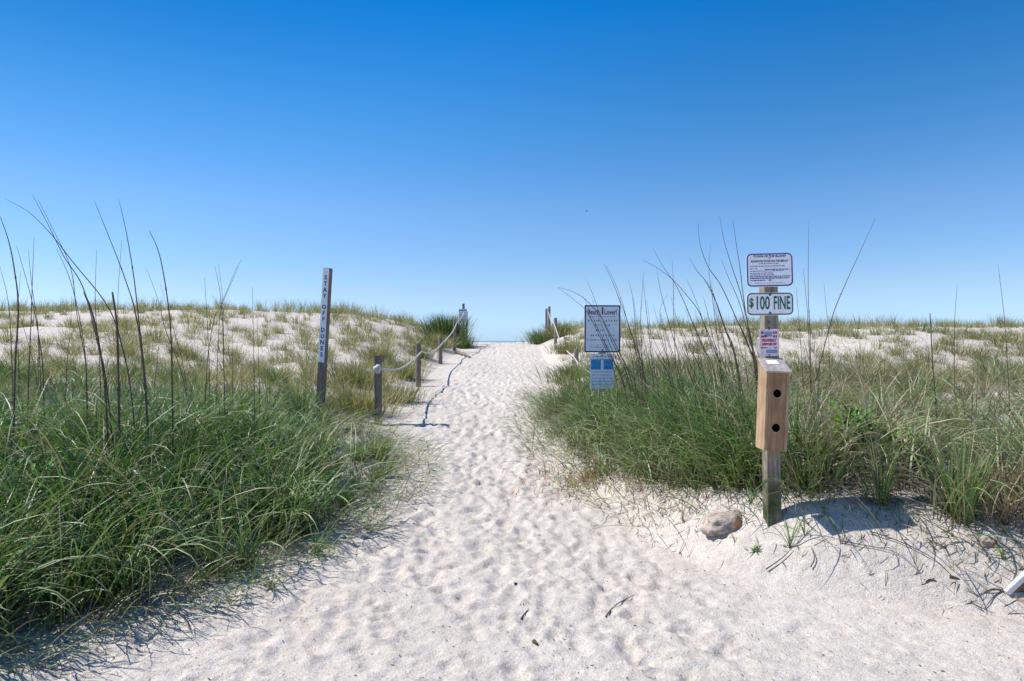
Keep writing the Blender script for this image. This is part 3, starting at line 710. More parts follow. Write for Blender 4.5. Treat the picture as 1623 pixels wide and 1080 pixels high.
GRs = 'tall dry stalks behind the beach sign and left of the dispenser'; RRs = 'tall thin dry stalk between the two sign posts against the sky'
S([(0, 343), (13, 380), (22, 423), (29, 485), (25, 560), (23, 617)], 5.0, 'dark dry stalk curving up at the left picture edge', GLs, .0068, .0018)
S([(6, 314), (46, 337), (83, 374), (114, 414), (172, 488), (196, 560), (208, 625)], 5.4, 'dry stalk that arches furthest left, its tip bowed over at the upper left', GLs, .0062)
S([(51, 308), (74, 352), (102, 408), (132, 457), (155, 546), (168, 605)], 5.2, 'dry stalk with the highest tip, crossing the arched stalk at left', GLs, .006)
S([(60, 316), (82, 360), (112, 425), (122, 500), (135, 570), (138, 620)], 5.8, LLs, GLs, .0045)
S([(149, 317), (172, 374), (197, 439), (216, 503), (229, 608)], 5.1, 'leaning dry stalk whose base meets the upright one, left of centre grass', GLs, .006)
S([(188, 315), (200, 368), (212, 439), (220, 509), (231, 617)], 5.0, 'nearly upright tall dry stalk in the middle of the left stalks', GLs, .0065)
S([(237, 366), (253, 405), (265, 472), (271, 534), (273, 625)], 5.1, 'rightmost thick dry stalk of the left foreground, tip bent left', GLs, .0066, .0018)
S([(232, 425), (252, 480), (262, 522), (290, 600)], 6.2, LLs, GLs, .0035)
S([(26, 389), (43, 448), (55, 497), (66, 565), (69, 620)], 5.4, LLs, GLs, .005)
S([(54, 375), (51, 454), (49, 516), (45, 610)], 5.3, LLs, GLs, .005)
S([(45, 395), (50, 450), (60, 520), (64, 600)], 5.9, LLs, GLs, .004)
S([(88, 392), (108, 435), (123, 490), (135, 562), (137, 620)], 5.5, LLs, GLs, .005)
S([(0, 423), (12, 472), (17, 530), (20, 620)], 5.6, LLs, GLs, .004)
S([(153, 395), (151, 485), (157, 560), (160, 640)], 5.7, LLs, GLs, .0045)
S([(178, 463), (185, 516), (188, 620)], 5.0, 'thick broken off dry stalk stub among the left stalks', GLs, .009, .009, True)
S([(133, 463), (148, 503), (162, 577), (168, 640)], 5.05, 'broken off dry stalk stub with bent end, at left', GLs, .008, .008, True)
S([(193, 380), (187, 470), (188, 560), (190, 640)], 6.0, LLs, GLs, .0035)
S([(33, 430), (28, 500), (30, 600)], 6.2, LLs, GLs, .0035)
S([(340, 420), (349, 465), (353, 520), (356, 640)], 6.4, 'thin upright stalk crossed by the two slanting ones', GLs, .0045)
S([(382, 412), (366, 450), (348, 490), (340, 504), (330, 560), (325, 640)], 6.5, 'right leaning thin stalk in front of the left dune crest', GLs, .0045)
S([(377, 420), (362, 455), (350, 490), (345, 560), (343, 640)], 6.7, 'second right leaning thin stalk, beside its twin at the left crest', GLs, .0035)
S([(346, 418), (353, 480), (355, 600)], 6.9, LLs, GLs, .003)
S([(324, 440), (327, 485), (331, 560), (332, 640)], 6.3, LLs, GLs, .004)
for i in range(8):
    rs = random.Random(100+i); bx = rs.uniform(0, 420); h = rs.uniform(80, 190); ln = rs.uniform(-45, 12)
    S([(bx+ln, 630-h), (bx+ln*.55, 630-h*.62), (bx+ln*.2, 630-h*.3), (bx, 640)], rs.uniform(5.4, 7.0), 'short thin dry stalk low among the left foreground grass', 'short dry stalks in the left grass', .004)
GRs = 'tall dry stalks behind the beach sign and left of the dispenser'; RRs = 'tall thin dry stalk between the two sign posts against the sky'
def rc(x, y): return (880+x/3.857, 340+y/3.857)
for tips, Y, r in (
    ([(875, 50), (885, 180), (935, 320), (1010, 430), (1100, 620), (1190, 830), (1225, 960)], 6.0, .0062),
    ([(1005, 5), (1030, 150), (1080, 320), (1130, 470), (1170, 640), (1210, 820), (1235, 960)], 5.8, .006),
    ([(1085, 25), (1105, 170), (1130, 330), (1150, 500), (1180, 700), (1215, 900)], 5.7, .006),
    ([(535, 280), (620, 325), (720, 400), (800, 490), (870, 580), (920, 690), (985, 850), (1030, 980)], 6.4, .005),
    ([(600, 210), (660, 320), (730, 420), (790, 540), (840, 660), (910, 820), (970, 960)], 6.3, .005),
    ([(620, 335), (640, 450), (670, 570), (720, 750), (760, 900)], 6.8, .0045),
    ([(540, 350), (530, 500), (522, 660), (530, 860)], 7.0, .0045),
    ([(537, 400), (550, 520), (570, 700), (590, 900)], 7.0, .004),
    ([(447, 400), (470, 490), (485, 620), (500, 800), (520, 940)], 7.2, .0045),
    ([(295, 300), (345, 400), (385, 500), (430, 620), (480, 770), (540, 960)], 7.0, .005),
    ([(310, 305), (365, 420), (410, 540), (450, 690), (500, 860)], 7.1, .0035),
    ([(185, 390), (230, 490), (270, 600), (330, 740), (385, 860), (440, 990)], 7.4, .0055),
    ([(15, 445), (100, 470), (190, 525), (280, 630), (330, 720), (390, 840), (460, 1000)], 7.3, .0062),
    ([(20, 448), (110, 520), (190, 590), (260, 720), (320, 850), (370, 1000)], 7.5, .0045),
    ([(820, 265), (870, 350), (920, 410), (985, 540), (1040, 700), (1100, 860)], 6.0, .0062),
    ([(925, 405), (965, 480), (990, 560), (1030, 680), (1075, 800), (1110, 930)], 5.6, .0065),
    ([(1015, 275), (1060, 390), (1110, 500), (1150, 620), (1190, 780), (1225, 930)], 6.1, .005),
    ([(950, 180), (940, 350), (960, 500), (985, 700), (1010, 900)], 6.6, .0038),
    ([(715, 285), (722, 420), (725, 640), (733, 860)], 6.9, .0048),
    ([(800, 390), (850, 500), (900, 640), (950, 800), (1000, 960)], 6.7, .004),
    ([(905, 500), (930, 600), (960, 740), (1000, 900)], 6.4, .0048),
    ([(690, 480), (640, 590), (660, 720), (690, 900)], 7.4, .003),
    ([(600, 815), (640, 890), (690, 980)], 6.5, .006),
    ([(950, 400), (980, 560), (1020, 700), (1040, 880)], 6.9, .0035),
    ([(1095, 620), (1140, 700), (1190, 820), (1230, 950)], 5.5, .0065),
    ([(560, 520), (575, 640), (590, 800), (610, 950)], 7.7, .003),
    ([(380, 830), (430, 920), (480, 1010)], 7.2, .007),
    ([(190, 600), (270, 720), (330, 850), (400, 990)], 7.6, .006)):
    S([rc(*q) for q in tips], Y, RRs, GRs, r)
for i in range(34):
    rs = random.Random(300+i); bx = rs.uniform(985, 1195); h = rs.uniform(60, 150); ln = rs.uniform(-60, -5)*h/130
    S([(bx+ln, 615-h), (bx+ln*.62, 615-h*.62), (bx+ln*.25, 615-h*.28), (bx, 620)], rs.uniform(5.9, 8.0), 'short brown dry stalk low between the two sign posts', 'short dry stalks between the signs', rs.uniform(.0035, .006))
S([(1387, 347), (1357, 413), (1338, 455), (1320, 500), (1297, 587), (1283, 640)], 5.6, 'long lone stalk leaning right, right of the fine sign', None, .0055, .0012)
S([(1282, 350), (1281, 458), (1284, 535), (1286, 640)], 5.4, 'tall upright dark stalk close right of the fine sign', None, .0052, .0009)
S([(1273, 425), (1280, 500), (1284, 600)], 5.7, 'thin upright stalk just left of the tall dark one by the fine sign', None, .0035)
S([(1262, 455), (1268, 530), (1275, 640)], 5.9, 'thin short stalk closest to the right edge of the fine sign', None, .0035)
S([(1306, 450), (1313, 530), (1316, 620)], 6.3, 'faint thin stalk behind the long right leaning stalk', None, .003)
S([(1517, 452), (1513, 513), (1513, 600)], 7.0, 'thin upright stalk on the right dune, right of the broken stub', None, .0045)
S([(1582, 420), (1592, 507), (1598, 600), (1600, 650)], 6.2, 'tall thin stalk nearest the right picture edge', None, .005)
S([(1474, 497), (1478, 573), (1483, 640)], 5.4, 'dark broken off stalk standing on the right dune slope', None, .005, .005, True)
S([(1543, 577), (1541, 640), (1538, 700)], 5.2, 'short dark stalk over the grass at the right', None, .0055)
S([(1595, 600), (1575, 660), (1560, 720)], 5.0, 'short dark right leaning stalk low at the right edge', None, .0055)
for i in range(8):
    rs = random.Random(500+i); bx = rs.uniform(1290, 1610); h = rs.uniform(50, 110); ln = rs.uniform(-30, 30)
    S([(bx+ln, 700-h), (bx+ln*.5, 700-h*.55), (bx, 710)], rs.uniform(4.8, 6.2), 'short thin stalk low in the grass at the right', 'short dry stalks in the right grass', .0035)

def twig(pix, Y, label, r=.004, lift=.006):
    pts = []; yy = np.arange(2.5, 14, .01)
    for px, py in pix:      # where that line of sight meets the sand
        X_ = (px-CX)/FPX*yy; Z_ = CAM_Z-(py-CY)/FPX*yy; k = int(np.argmax(Z_ < gz(X_, yy)))
        pts.append(Vector((X_[k], yy[k], G(X_[k], yy[k])+lift)))
    base = pts[0].copy(); cp = catmull([q-base for q in pts], 4)
    o = link('twig', bm_mesh('twig', tube_bm(cp, lambda s: r*(1-.6*s), 5), True), M['twig'], loc=base)
    return tag(o, label, 'twig')
twig([(1590, 938), (1572, 938), (1547, 950)], 3.9, 'forked dark twig touching the corner of the half buried board', .004)
twig([(1588, 941), (1575, 952), (1560, 970)], 3.9, 'lower dark twig pointing away from the half buried board', .004)
twig([(1505, 917), (1513, 921), (1520, 922)], 4.0, 'short dark stick lying alone on the right sand', .010)
twig([(1465, 926), (1476, 923), (1483, 925)], 4.0, 'short brown stick lying left of its dark twin', .008)
twig([(1380, 848), (1430, 868), (1480, 895), (1515, 925)], 4.1, 'long thin curved stem lying across the right sand', .0035, .02)
twig([(1330, 866), (1370, 870), (1420, 885), (1455, 910)], 4.1, 'second long thin stem lying left of the first on the sand', .003, .02)
twig([(1470, 862), (1495, 872), (1503, 886)], 4.1, 'hooked dark stem beside the right tip of the box shadow', .005, .015)
twig([(1214, 908), (1240, 890), (1255, 878)], 4.0, 'dark curved twig below the sprig by the sign post', .004, .02)
twig([(1285, 905), (1291, 890), (1285, 872)], 4.0, 'dark hooked twig right of the sprig by the sign post', .004, .02)
twig([(826, 985), (832, 975), (838, 968)], 3.5, 'small brown twig in a footprint near the bottom of the path', .005)
twig([(960, 980), (975, 962), (1005, 945)], 3.7, 'long thin reddish root on the sand right of centre', .004)
twig([(846, 1020), (852, 1024)], 3.3, 'dark chip lying near the bottom centre of the sand', .012)
twig([(815, 929), (820, 926)], 3.9, 'dark seed pod on the sand in the centre', .009)
twig([(1240, 575+320), (1246, 905)], 4.0, 'tiny dark chip on the sand below the sprig', .004)
# small dark debris flecks strewn on the sand
n = 5200; y = 2.9+RNG.random(n)**1.6*9; x = RNG.uniform(-1, 1, n)*.78*y
k = (x > gL(y)-.3) & (x < toeR(y)+.7); x = x[k]; y = y[k]; n = len(x)
near_e = (RNG.random(n) < np.interp(np.minimum(np.abs(x-gL(y)), np.abs(x-gR(y))), [0, .8, 2], [1, .5, .35]))
x = x[near_e]; y = y[near_e]; n = len(x)
root = np.stack([x, y, gz(x, y)+.004], 1)
o = grass_obj('beach_debris', M['twig'], root, RNG.uniform(0, 6.28, n), np.full(n, 1.5), RNG.uniform(-.1, .1, n), RNG.uniform(.004, .022, n), RNG.uniform(.003, .0075, n), 2, RNG.random(n), clamp=False)
tag(o, 'dark flecks of shell and stem strewn over the sand', 'debris', kind='stuff')

# ------------------------------------------------------------------ stone
def stone(px, py, Y, sx, sy, sz, label, seed):
    p = on_sand(px, py); bm = bmesh.new(); bmesh.ops.create_icosphere(bm, subdivisions=4, radius=1)
    for v in bm.verts:
        c = v.co.copy(); k = 1+.30*mnoise.noise(c*1.5+Vector((seed, 0, 0)))+.14*mnoise.noise(c*3.6)+.07*mnoise.noise(c*9)
        c *= k; c.z = max(c.z, -.5); v.co = Vector((c.x*sx, c.y*sy, c.z*sz*(1 if c.z > 0 else 1)))
    o = link('stone', bm_mesh('stone', bm, True), M['rock'], loc=(p.x, p.y, G(p.x, p.y)-sz*.02), rot=(.1, -.12, .2)); return tag(o, label, 'stone')
stone(1149, 832, 4.62, .155, .11, .085, 'pitted tan stone with an orange patch beside the sign post', 2.2)
stone(1562, 862, 4.1, .05, .04, .03, 'small pale stone on the sand under the right bank', 7.7)

# ------------------------------------------------------------------ rope barriers
def round_post(px, Y, ztop, label, r=.05, lean=0.0):
    x = (px-CX)/FPX*Y; g = G(x, Y); h = ztop-g
    bm = bmesh.new(); rings = []
    nz = 9
    for i in range(nz):
        s = i/(nz-1); zz = -.25+(h+.25)*s; rr_ = r*(1+.03*math.sin(i*2.1+px)) * (.93 if i == nz-1 else 1)
        rings.append([bm.verts.new((math.cos(2*math.pi*k/14)*rr_+lean*s*h, math.sin(2*math.pi*k/14)*rr_, zz)) for k in range(14)])
    top = [bm.verts.new((v.co.x*.8+lean*h*.2, v.co.y*.8, h+.012)) for v in rings[-1]]; rings.append(top)
    for a, b in zip(rings, rings[1:]):
        for k in range(14): bm.faces.new((a[k], a[(k+1) % 14], b[(k+1) % 14], b[k]))
    bm.faces.new(top)
    o = link('rope_post', bm_mesh('rope_post', bm), M['postdark'] if px < 800 else M['post'], loc=(x, Y, g)); tag(o, label, 'post')
    return x, g
LP = [(599.5, 9.0, 1.284, 'nearest left rope post, with the white knotted rope end'), (663, 12.6, 1.442, 'second rope post left of the path'),
      (698, 17.0, 1.594, 'third rope post left of the path, near the bare sand'), (720.5, 21.0, 2.08, 'fourth left rope post, half hidden by the crest bush'),
      (734.5, 25.0, 2.84, 'tallest and furthest left rope post, on the crest behind the small sign')]
for px, Y, zt, lb in LP: round_post(px, Y, zt, lb)
RP = [(954, 10.6, 1.10, 'low rope post hidden behind the beach sign'), (913.5, 15.0, 1.30, 'grey rope post in the grass left of the beach sign'),
      (880.5, 21.0, 2.19, 'middle right rope post just below the crest'), (870.5, 25.5, 2.76, 'taller right rope post on the crest'), (866, 28.5, 2.82, 'furthest right rope post, peeking out left of the taller one')]
for px, Y, zt, lb in RP: round_post(px, Y, zt, lb, .05)
def rope(nodes, sags, label, knob=True):
    pts = []
    for i in range(len(nodes)-1):
        a, b = Vector(nodes[i]), Vector(nodes[i+1]); L = (b-a).length; n = int(L/.026)
        for k in range(n):
            s = k/n; q = a.lerp(b, s); q.z -= 4*sags[i]*s*(1-s); q.x += .012*math.sin(s*7+i)
            pts.append(q)
    pts.append(Vector(nodes[-1])); base = pts[0].copy(); pts = [q-base for q in pts]
    e = empty('barrier_rope', base); tag(e, label, 'rope')
    link('rope_line', bm_mesh('rope_line', tube_bm(pts, lambda s: .0135, 9, None, 2*math.pi/.075, 3, .20), True), M['rope'], e)
    if knob:
        bm = bmesh.new(); bmesh.ops.create_icosphere(bm, subdivisions=3, radius=.055)
        for v in bm.verts: v.co *= 1+.42*mnoise.noise(v.co*34); v.co.y *= .8
        link('knot', bm_mesh('knot', bm, True), M['rope'], e, (-.035, -.055, 0))
    for i, nd in enumerate(nodes[1:-1] if knob else nodes[:-1]):
        pass
lx = lambda px, Y: (px-CX)/FPX*Y
rope([(lx(603, 9)+.02, 8.95, 1.13), (lx(663, 12.6)+.055, 12.6, 1.30), (lx(698, 17)+.055, 17, 1.46), (lx(720.5, 21)+.055, 21, 2.03), (lx(734.5, 25)+.05, 25, 2.60)],
     [.13, .12, .10, .06], 'white twisted rope strung along the posts left of the path')
rope([(lx(954, 10.6)-.05, 10.6, 0.92), (lx(913.5, 15)-.055, 15, 1.13), (lx(880.5, 21)-.055, 21, 2.02), (lx(870.5, 25.5)-.05, 25.5, 2.58)],
     [.05, .16, .05], 'white twisted rope strung along the posts right of the path', False)

# ------------------------------------------------------------------ lettering
def text_mesh(s, size, sx=1.0, bold=0.0, align='CENTER', ext=.0006):
    c = bpy.data.curves.new('t', 'FONT'); c.body = s; c.size = size; c.align_x = align; c.align_y = 'CENTER'; c.extrude = ext; c.offset = bold; c.resolution_u = 3
    o = bpy.data.objects.new('t', c); COL.objects.link(o)
    dg = bpy.context.evaluated_depsgraph_get(); me = bpy.data.meshes.new_from_object(o.evaluated_get(dg))
    bpy.data.objects.remove(o)
    bm = bmesh.new(); bm.from_mesh(me); bpy.data.meshes.remove(me)
    for v in bm.verts: v.co = Vector((v.co.x*sx, -v.co.z, v.co.y))
    return bm
def add_bm(dst, src, off):
    me = bpy.data.meshes.new('tmp'); bmesh.ops.translate(src, vec=off, verts=src.verts); src.to_mesh(me); src.free(); dst.from_mesh(me); bpy.data.meshes.remove(me)
def rr_pts(w, h, r, n=6):
    out = []
    for cx, cz, a0 in ((w/2-r, h/2-r, 0), (-w/2+r, h/2-r, 90), (-w/2+r, -h/2+r, 180), (w/2-r, -h/2+r, 270)):
        for k in range(n+1):
            a = R(a0+90*k/n); out.append((cx+r*math.cos(a), cz+r*math.sin(a)))
    return out
def panel_mesh(w, h, r, th=.003):
    bm = bmesh.new(); pts = rr_pts(w, h, r)
    f = [bm.verts.new((x, 0, z)) for x, z in pts]; b = [bm.verts.new((x, th, z)) for x, z in pts]
    bm.faces.new(f); bm.faces.new(b[::-1])
    for i in range(len(f)): bm.faces.new((f[i], b[i], b[(i+1) % len(f)], f[(i+1) % len(f)]))
    return bm_mesh('sign_face', bm)
def ring_mesh(w, h, r, t, th=.0012, inset=.003):
    bm = bmesh.new(); o_ = rr_pts(w-2*inset, h-2*inset, max(.003, r-inset)); i_ = rr_pts(w-2*inset-2*t, h-2*inset-2*t, max(.002, r-inset-t))
    A = [bm.verts.new((x, -th, z)) for x, z in o_]; B = [bm.verts.new((x, -th, z)) for x, z in i_]
    C = [bm.verts.new((x, 0.0005, z)) for x, z in o_]; D = [bm.verts.new((x, 0.0005, z)) for x, z in i_]; n = len(A)
    for k in range(n):
        j = (k+1) % n; bm.faces.new((A[k], A[j], B[j], B[k])); bm.faces.new((A[k], C[k], C[j], A[j])); bm.faces.new((B[k], B[j], D[j], D[k]))
    return bm_mesh('border', bm)
def words(w_from, w_to, z, h, rs, bm, gap=.004):
    """a line of print too fine to read: broken dashes"""
    x = w_from
    while x < w_to:
        L = min(rs.uniform(.006, .022), w_to-x)
        if L > .002: box_bm(L, .0008, h, (x+L/2, -.0008, z), 0, bm)
        x += L+gap
def bolt(parent, x, z, r, mat, y=-.004):
    bm = bmesh.new(); bmesh.ops.create_cone(bm, segments=10, radius1=r, radius2=r*.7, depth=.006, cap_ends=True)
    bmesh.ops.rotate(bm, verts=bm.verts, matrix=Matrix.Rotation(R(90), 3, 'X'))
    return link('bolt', bm_mesh('bolt', bm), mat, parent, (x, y, z))

# ------------------------------------------------------------------ right sign post with dispenser box
Y0 = 4.40; bx = lx(1224, Y0); bz = G(bx, Y0)
sp = empty('sign_post', (bx, Y0, bz)); tag(sp, 'timber post with rules sign, fine sign, red notice and bag dispenser box at the right', 'sign post')
top = CAM_Z+135/FPX*Y0
lean = (lx(1218, Y0)-bx)/(CAM_Z+80/FPX*Y0-bz)
H_ = top-bz
bm = box_bm(.089, .089, H_+.3, (0, 0, 0), .005); bmesh.ops.translate(bm, vec=(0, 0, H_/2-.15), verts=bm.verts)
post = link('post', bm_mesh('post', bm), M['postsign'], sp, rot=(0, math.atan(lean), 0))
def on(px, py, Y): q = P(px, py, Y); return Vector((q.x-bx, q.y-Y0, q.z-bz))
yf = -.0445-.0035
def sign(parent, name, c, w, h, r, roll, border, bt, yaw=0):
    q = Vector(c); f = link(name, panel_mesh(w, h, r), M['pink' if name == 'notice_plate' else 'white'], parent, q, (0, roll, yaw))
    if border: link('border', ring_mesh(w, h, r, bt), M[border], f)
    return f
Yp = Y0+yf
c = on(1220, 428, Yp); c.y = yf-.001
s1 = sign(sp, 'rules_sign', c, .302, .215, .034, R(-1.6), 'blue', .0075, R(2))
rs = random.Random(3)
bm = text_mesh('TOWN OF THE ISLAND', .018, 1.1, .0004)
bmesh.ops.translate(bm, vec=(0, -.001, .086), verts=bm.verts)
add_bm(bm, text_mesh('RULES FOR DOGS ON THE BEACH', .0185, .84, .0003), (0, -.001, .055))
link('heading', bm_mesh('heading', bm), M['navy'], s1)
bm = bmesh.new()
words(-.07, .06, .040, .0035, rs, bm); words(-.128, .10, .024, .004, rs, bm)
words(-.128, -.08, .008, .004, rs, bm); words(-.03, .128, .002, .0055, rs, bm); words(-.128, .09, -.007, .004, rs, bm)
words(-.128, .02, -.020, .004, rs, bm); words(-.128, .03, -.031, .004, rs, bm)
words(-.128, .13, -.042, .0055, rs, bm, .003); words(-.128, .125, -.053, .0065, rs, bm, .003); words(-.125, -.03, -.066, .006, rs, bm, .003); words(-.10, .08, -.084, .002, rs, bm)
link('small_print', bm_mesh('small_print', bm), M['blue'], s1)['kind'] = 'stuff'
bolt(s1, 0, .078, .0085, M['bolt']); bolt(s1, 0, -.067, .0085, M['bolt'])
c = on(1220.5, 482, Yp); c.y = yf-.001
s2 = sign(sp, 'fine_sign', c, .302, .145, .032, R(-.8), 'green', .0068, R(2))
bm = text_mesh('100', .118, .55, .0018); bmesh.ops.translate(bm, vec=(-.050, -.001, .002), verts=bm.verts)
add_bm(bm, text_mesh('$', .078, .72, .0018), (-.121, -.001, .006))
add_bm(bm, text_mesh('FINE', .118, .47, .0018), (.076, -.001, .002))
link('lettering', bm_mesh('lettering', bm), M['green'], s2)
bolt(s2, .0, .058, .0075, M['darkbolt']); bolt(s2, .0, -.058, .0075, M['darkbolt'])
c = on(1219, 543, Yp); c.y = yf-.001
s3 = sign(sp, 'notice_plate', c, .127, .172, .003, R(-.5), None, 0)
bm = text_mesh('PROPERLY', .021, .95, .0012); bmesh.ops.translate(bm, vec=(0, -.001, .012), verts=bm.verts)
add_bm(bm, text_mesh('DISPOSE OF', .020, .86, .0012), (0, -.001, -.012)); 
link('red_lettering', bm_mesh('red_lettering', bm), M['red'], s3)
bm = bmesh.new(); words(-.052, -.035, .062, .016, rs, bm); words(.025, .052, .062, .016, rs, bm); words(-.052, -.015, .038, .014, rs, bm); words(.025, .052, .038, .014, rs, bm); words(-.052, -.01, -.034, .008, rs, bm); words(.03, .052, -.034, .006, rs, bm)
link('faded_lettering', bm_mesh('faded_lettering', bm), M['red'], s3)['kind'] = 'stuff'
bm = bmesh.new(); words(-.03, .02, .052, .03, rs, bm, .0); words(-.02, .052, -.058, .022, rs, bm, .0)
link('faded_patch', bm_mesh('faded_patch', bm), M['bluegrey'], s3)
bolt(s3, 0, .08, .004, M['darkbolt']); bolt(s3, 0, -.08, .004, M['darkbolt'])
for k, py in enumerate((511, 520)): 
    c = on(1219, py, Yp); bolt(sp, c.x, c.z, .007, M['darkbolt'], -.0465)
# box: width .140, depth .165, front board set back between the sides
cb = on(1224.8, 651, 4.27); bw, bd_, bh = .142, .155, .487
bxo = empty('dispenser_box', (cb.x, -.0445-bd_/2-.001, cb.z), (0, R(2.0), R(-1.5))); bxo.parent = sp
def brd(name, sx, sy, sz, c, mat, bev=.0025): return link(name, bm_mesh(name, box_bm(sx, sy, sz, (0, 0, 0), bev)), M[mat], bxo, c)
def side_bm():
    bm = bmesh.new(); t_ = .017; zb = -bh/2; zf = bh/2-.002; zk = bh/2+.068; prof = [(-bd_/2, zb), (bd_/2, zb), (bd_/2, zk), (-bd_/2, zf)]
    a = [bm.verts.new((-t_/2, y, z)) for y, z in prof]; b = [bm.verts.new((t_/2, y, z)) for y, z in prof]
    bm.faces.new(a); bm.faces.new(b[::-1])
    for i in range(4): bm.faces.new((a[i], b[i], b[(i+1) % 4], a[(i+1) % 4]))
    bmesh.ops.bevel(bm, geom=bm.edges[:], offset=.002, segments=1, affect='EDGES')
    return bm_mesh('side_board', bm)
sm = side_bm()
link('side_board', sm, M['cedar_lit'], bxo, (-bw/2+.0085, 0, 0)); link('side_board', sm, M['cedar_lit'], bxo, (bw/2-.0085, 0, 0))
# front board with two round holes
def front_bm():
    w = bw-.036; h = bh-.006; bm = bmesh.new(); th = .014
    holes = [(.0, .112), (.0, -.100)]; r = .0265; n = 24
    def strip(z0, z1, hz):
        out = []
        for k in range(n):
            a = 2*math.pi*k/n; ca, sa = math.cos(a), math.sin(a)
            X = w/2; Zt = (z1-hz) if sa > 0 else (hz-z0)
            m = min(X/abs(ca) if abs(ca) > 1e-6 else 1e9, Zt/abs(sa) if abs(sa) > 1e-6 else 1e9)
            out.append(((ca*r, hz+sa*r), (ca*m, hz+sa*m)))
        corners = [(w/2, z1), (-w/2, z1), (-w/2, z0), (w/2, z0)]
        for y in (0, th):
            I = [bm.verts.new((p[0][0], y, p[0][1])) for p in out]; O = [bm.verts.new((p[1][0], y, p[1][1])) for p in out]
            for k in range(n):
                j = (k+1) % n; a, b = out[k][1], out[j][1]
                cor = [c for c in corners if (abs(a[0]-c[0]) < 1e-5 or abs(a[1]-c[1]) < 1e-5) and (abs(b[0]-c[0]) < 1e-5 or abs(b[1]-c[1]) < 1e-5) and not (abs(a[0]-b[0]) < 1e-5 or abs(a[1]-b[1]) < 1e-5)]
                vs = [I[k], O[k]]
                if cor: vs.append(bm.verts.new((cor[0][0], y, cor[0][1])))
                vs += [O[j], I[j]]; bm.faces.new(vs)
            if y == 0: I0 = I
        for k in range(n): j = (k+1) % n; bm.faces.new((I0[k], I0[j], I[j], I[k]))
    strip(0.006, h/2, holes[0][1]); strip(-h/2, 0.006, holes[1][1])
    return bm_mesh('front_board', bm)
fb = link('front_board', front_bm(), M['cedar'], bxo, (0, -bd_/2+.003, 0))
for hz in (.112, -.100):
    bm = bmesh.new(); n = 28
    for k in range(n):
        a0, a1 = 2*math.pi*k/n, 2*math.pi*(k+1)/n; q = [(.0262, 0), (.0295, 0), (.0295, -.0015), (.0262, -.0015)]
        for i in range(4):
            u, v = q[i], q[(i+1) % 4]
            bm.faces.new([bm.verts.new((math.cos(a)*rr0, y, math.sin(a)*rr0)) for a, (rr0, y) in ((a0, u), (a0, v), (a1, v), (a1, u))])
    bmesh.ops.remove_doubles(bm, verts=bm.verts, dist=1e-5); link('hole_rim', bm_mesh('hole_rim', bm), M['cedar_lit'], fb, (0, -.0005, hz))
brd('hole_shade_block', .09, .05, .40, (0, .03, 0), 'dark')  # near-black block painting the shade inside the box behind the holes
brd('back_board', bw-.036, .014, bh, (0, bd_/2-.008, 0), 'cedar_lit'); brd('bottom_board', bw-.036, bd_-.034, .014, (0, -.002, -bh/2+.0085), 'cedar_lit')
lid = link('lid', bm_mesh('lid', box_bm(bw+.016, .186, .012, (0, 0, 0), .003)), M['lid'], bxo, (0, -.008, bh/2+.040), (R(24.5), 0, 0))
bm = box_bm(.068, .055, .001, (0, 0, 0)); link('sticker', bm_mesh('sticker', bm), M['paper'], lid, (-.004, .030, .0068))
bm = bmesh.new(); 
for k in range(9): box_bm(.0045, .003, .0006, (-.03+k*.0075, 0, 0), 0, bm)
link('sticker_print', bm_mesh('sticker_print', bm), M['navy'], lid, (0, .0015, .0075))['kind'] = 'stuff'

# ------------------------------------------------------------------ beach sign behind the rope
Y1 = 8.85; bx = lx(954, Y1); bz = G(bx, Y1)
s = empty('sign_post', (bx, Y1, bz)); tag(s, 'navy bordered beach sign with a smaller blue sign below, in the grass', 'sign post')
link('post', bm_mesh('post', box_bm(.089, .089, 1.80, (0, 0, .40), .005)), M['post'], s)
c = (0, -.049, CAM_Z-(521.5-CY)/FPX*Y1-bz)
a = sign(s, 'beach_sign', c, .466, .612, .018, R(.3), 'navy', .016)
bm = text_mesh('Beach', .092, .70, .0016); bmesh.ops.translate(bm, vec=(-.115, -.001, .212), verts=bm.verts)
add_bm(bm, text_mesh('Lover!', .092, .68, .0016), (.105, -.001, .212)); link('heading', bm_mesh('heading', bm), M['navy'], a)
rs = random.Random(8)
def words2(x0, x1, z, h, bm, lo=.02, hi=.06, gap=.010):
    x = x0
    while x < x1:
        L = min(rs.uniform(lo, hi), x1-x)
        k = max(1, int(L/(h*.75)))
        for i in range(k): box_bm(h*.42, .0008, h*rs.uniform(.65, 1), (x+(i+.5)*L/k, -.0012, z), 0, bm)
        x += L+gap
bm = bmesh.new(); box_bm(.34, .0008, .004, (0, -.0012, .155), 0, bm)
words2(-.19, .19, .105, .026, bm); words2(-.10, .10, .045, .024, bm); words2(-.09, .03, -.02, .026, bm); words2(-.16, .16, -.085, .026, bm); words2(-.20, .20, -.145, .022, bm); 
link('rules_text', bm_mesh('rules_text', bm), M['navy'], a)['kind'] = 'stuff'
bm = bmesh.new(); words2(-.15, .08, -.21, .012, bm); words2(-.15, .10, -.24, .012, bm); link('small_print', bm_mesh('small_print', bm), M['bluegrey'], a)['kind'] = 'stuff'
bm = bmesh.new(); box_bm(.022, .0008, .085, (0, -.0014, .225), 0, bm); link('rust_streak', bm_mesh('rust_streak', bm), M['rust'], a)
bolt(a, 0, .268, .011, M['darkbolt']); bolt(a, 0, -.275, .011, M['darkbolt'])
c = (-.005, -.049, CAM_Z-(588.5-CY)/FPX*Y1-bz)
b = sign(s, 'blue_sign', c, .308, .455, .006, 0, None, 0)
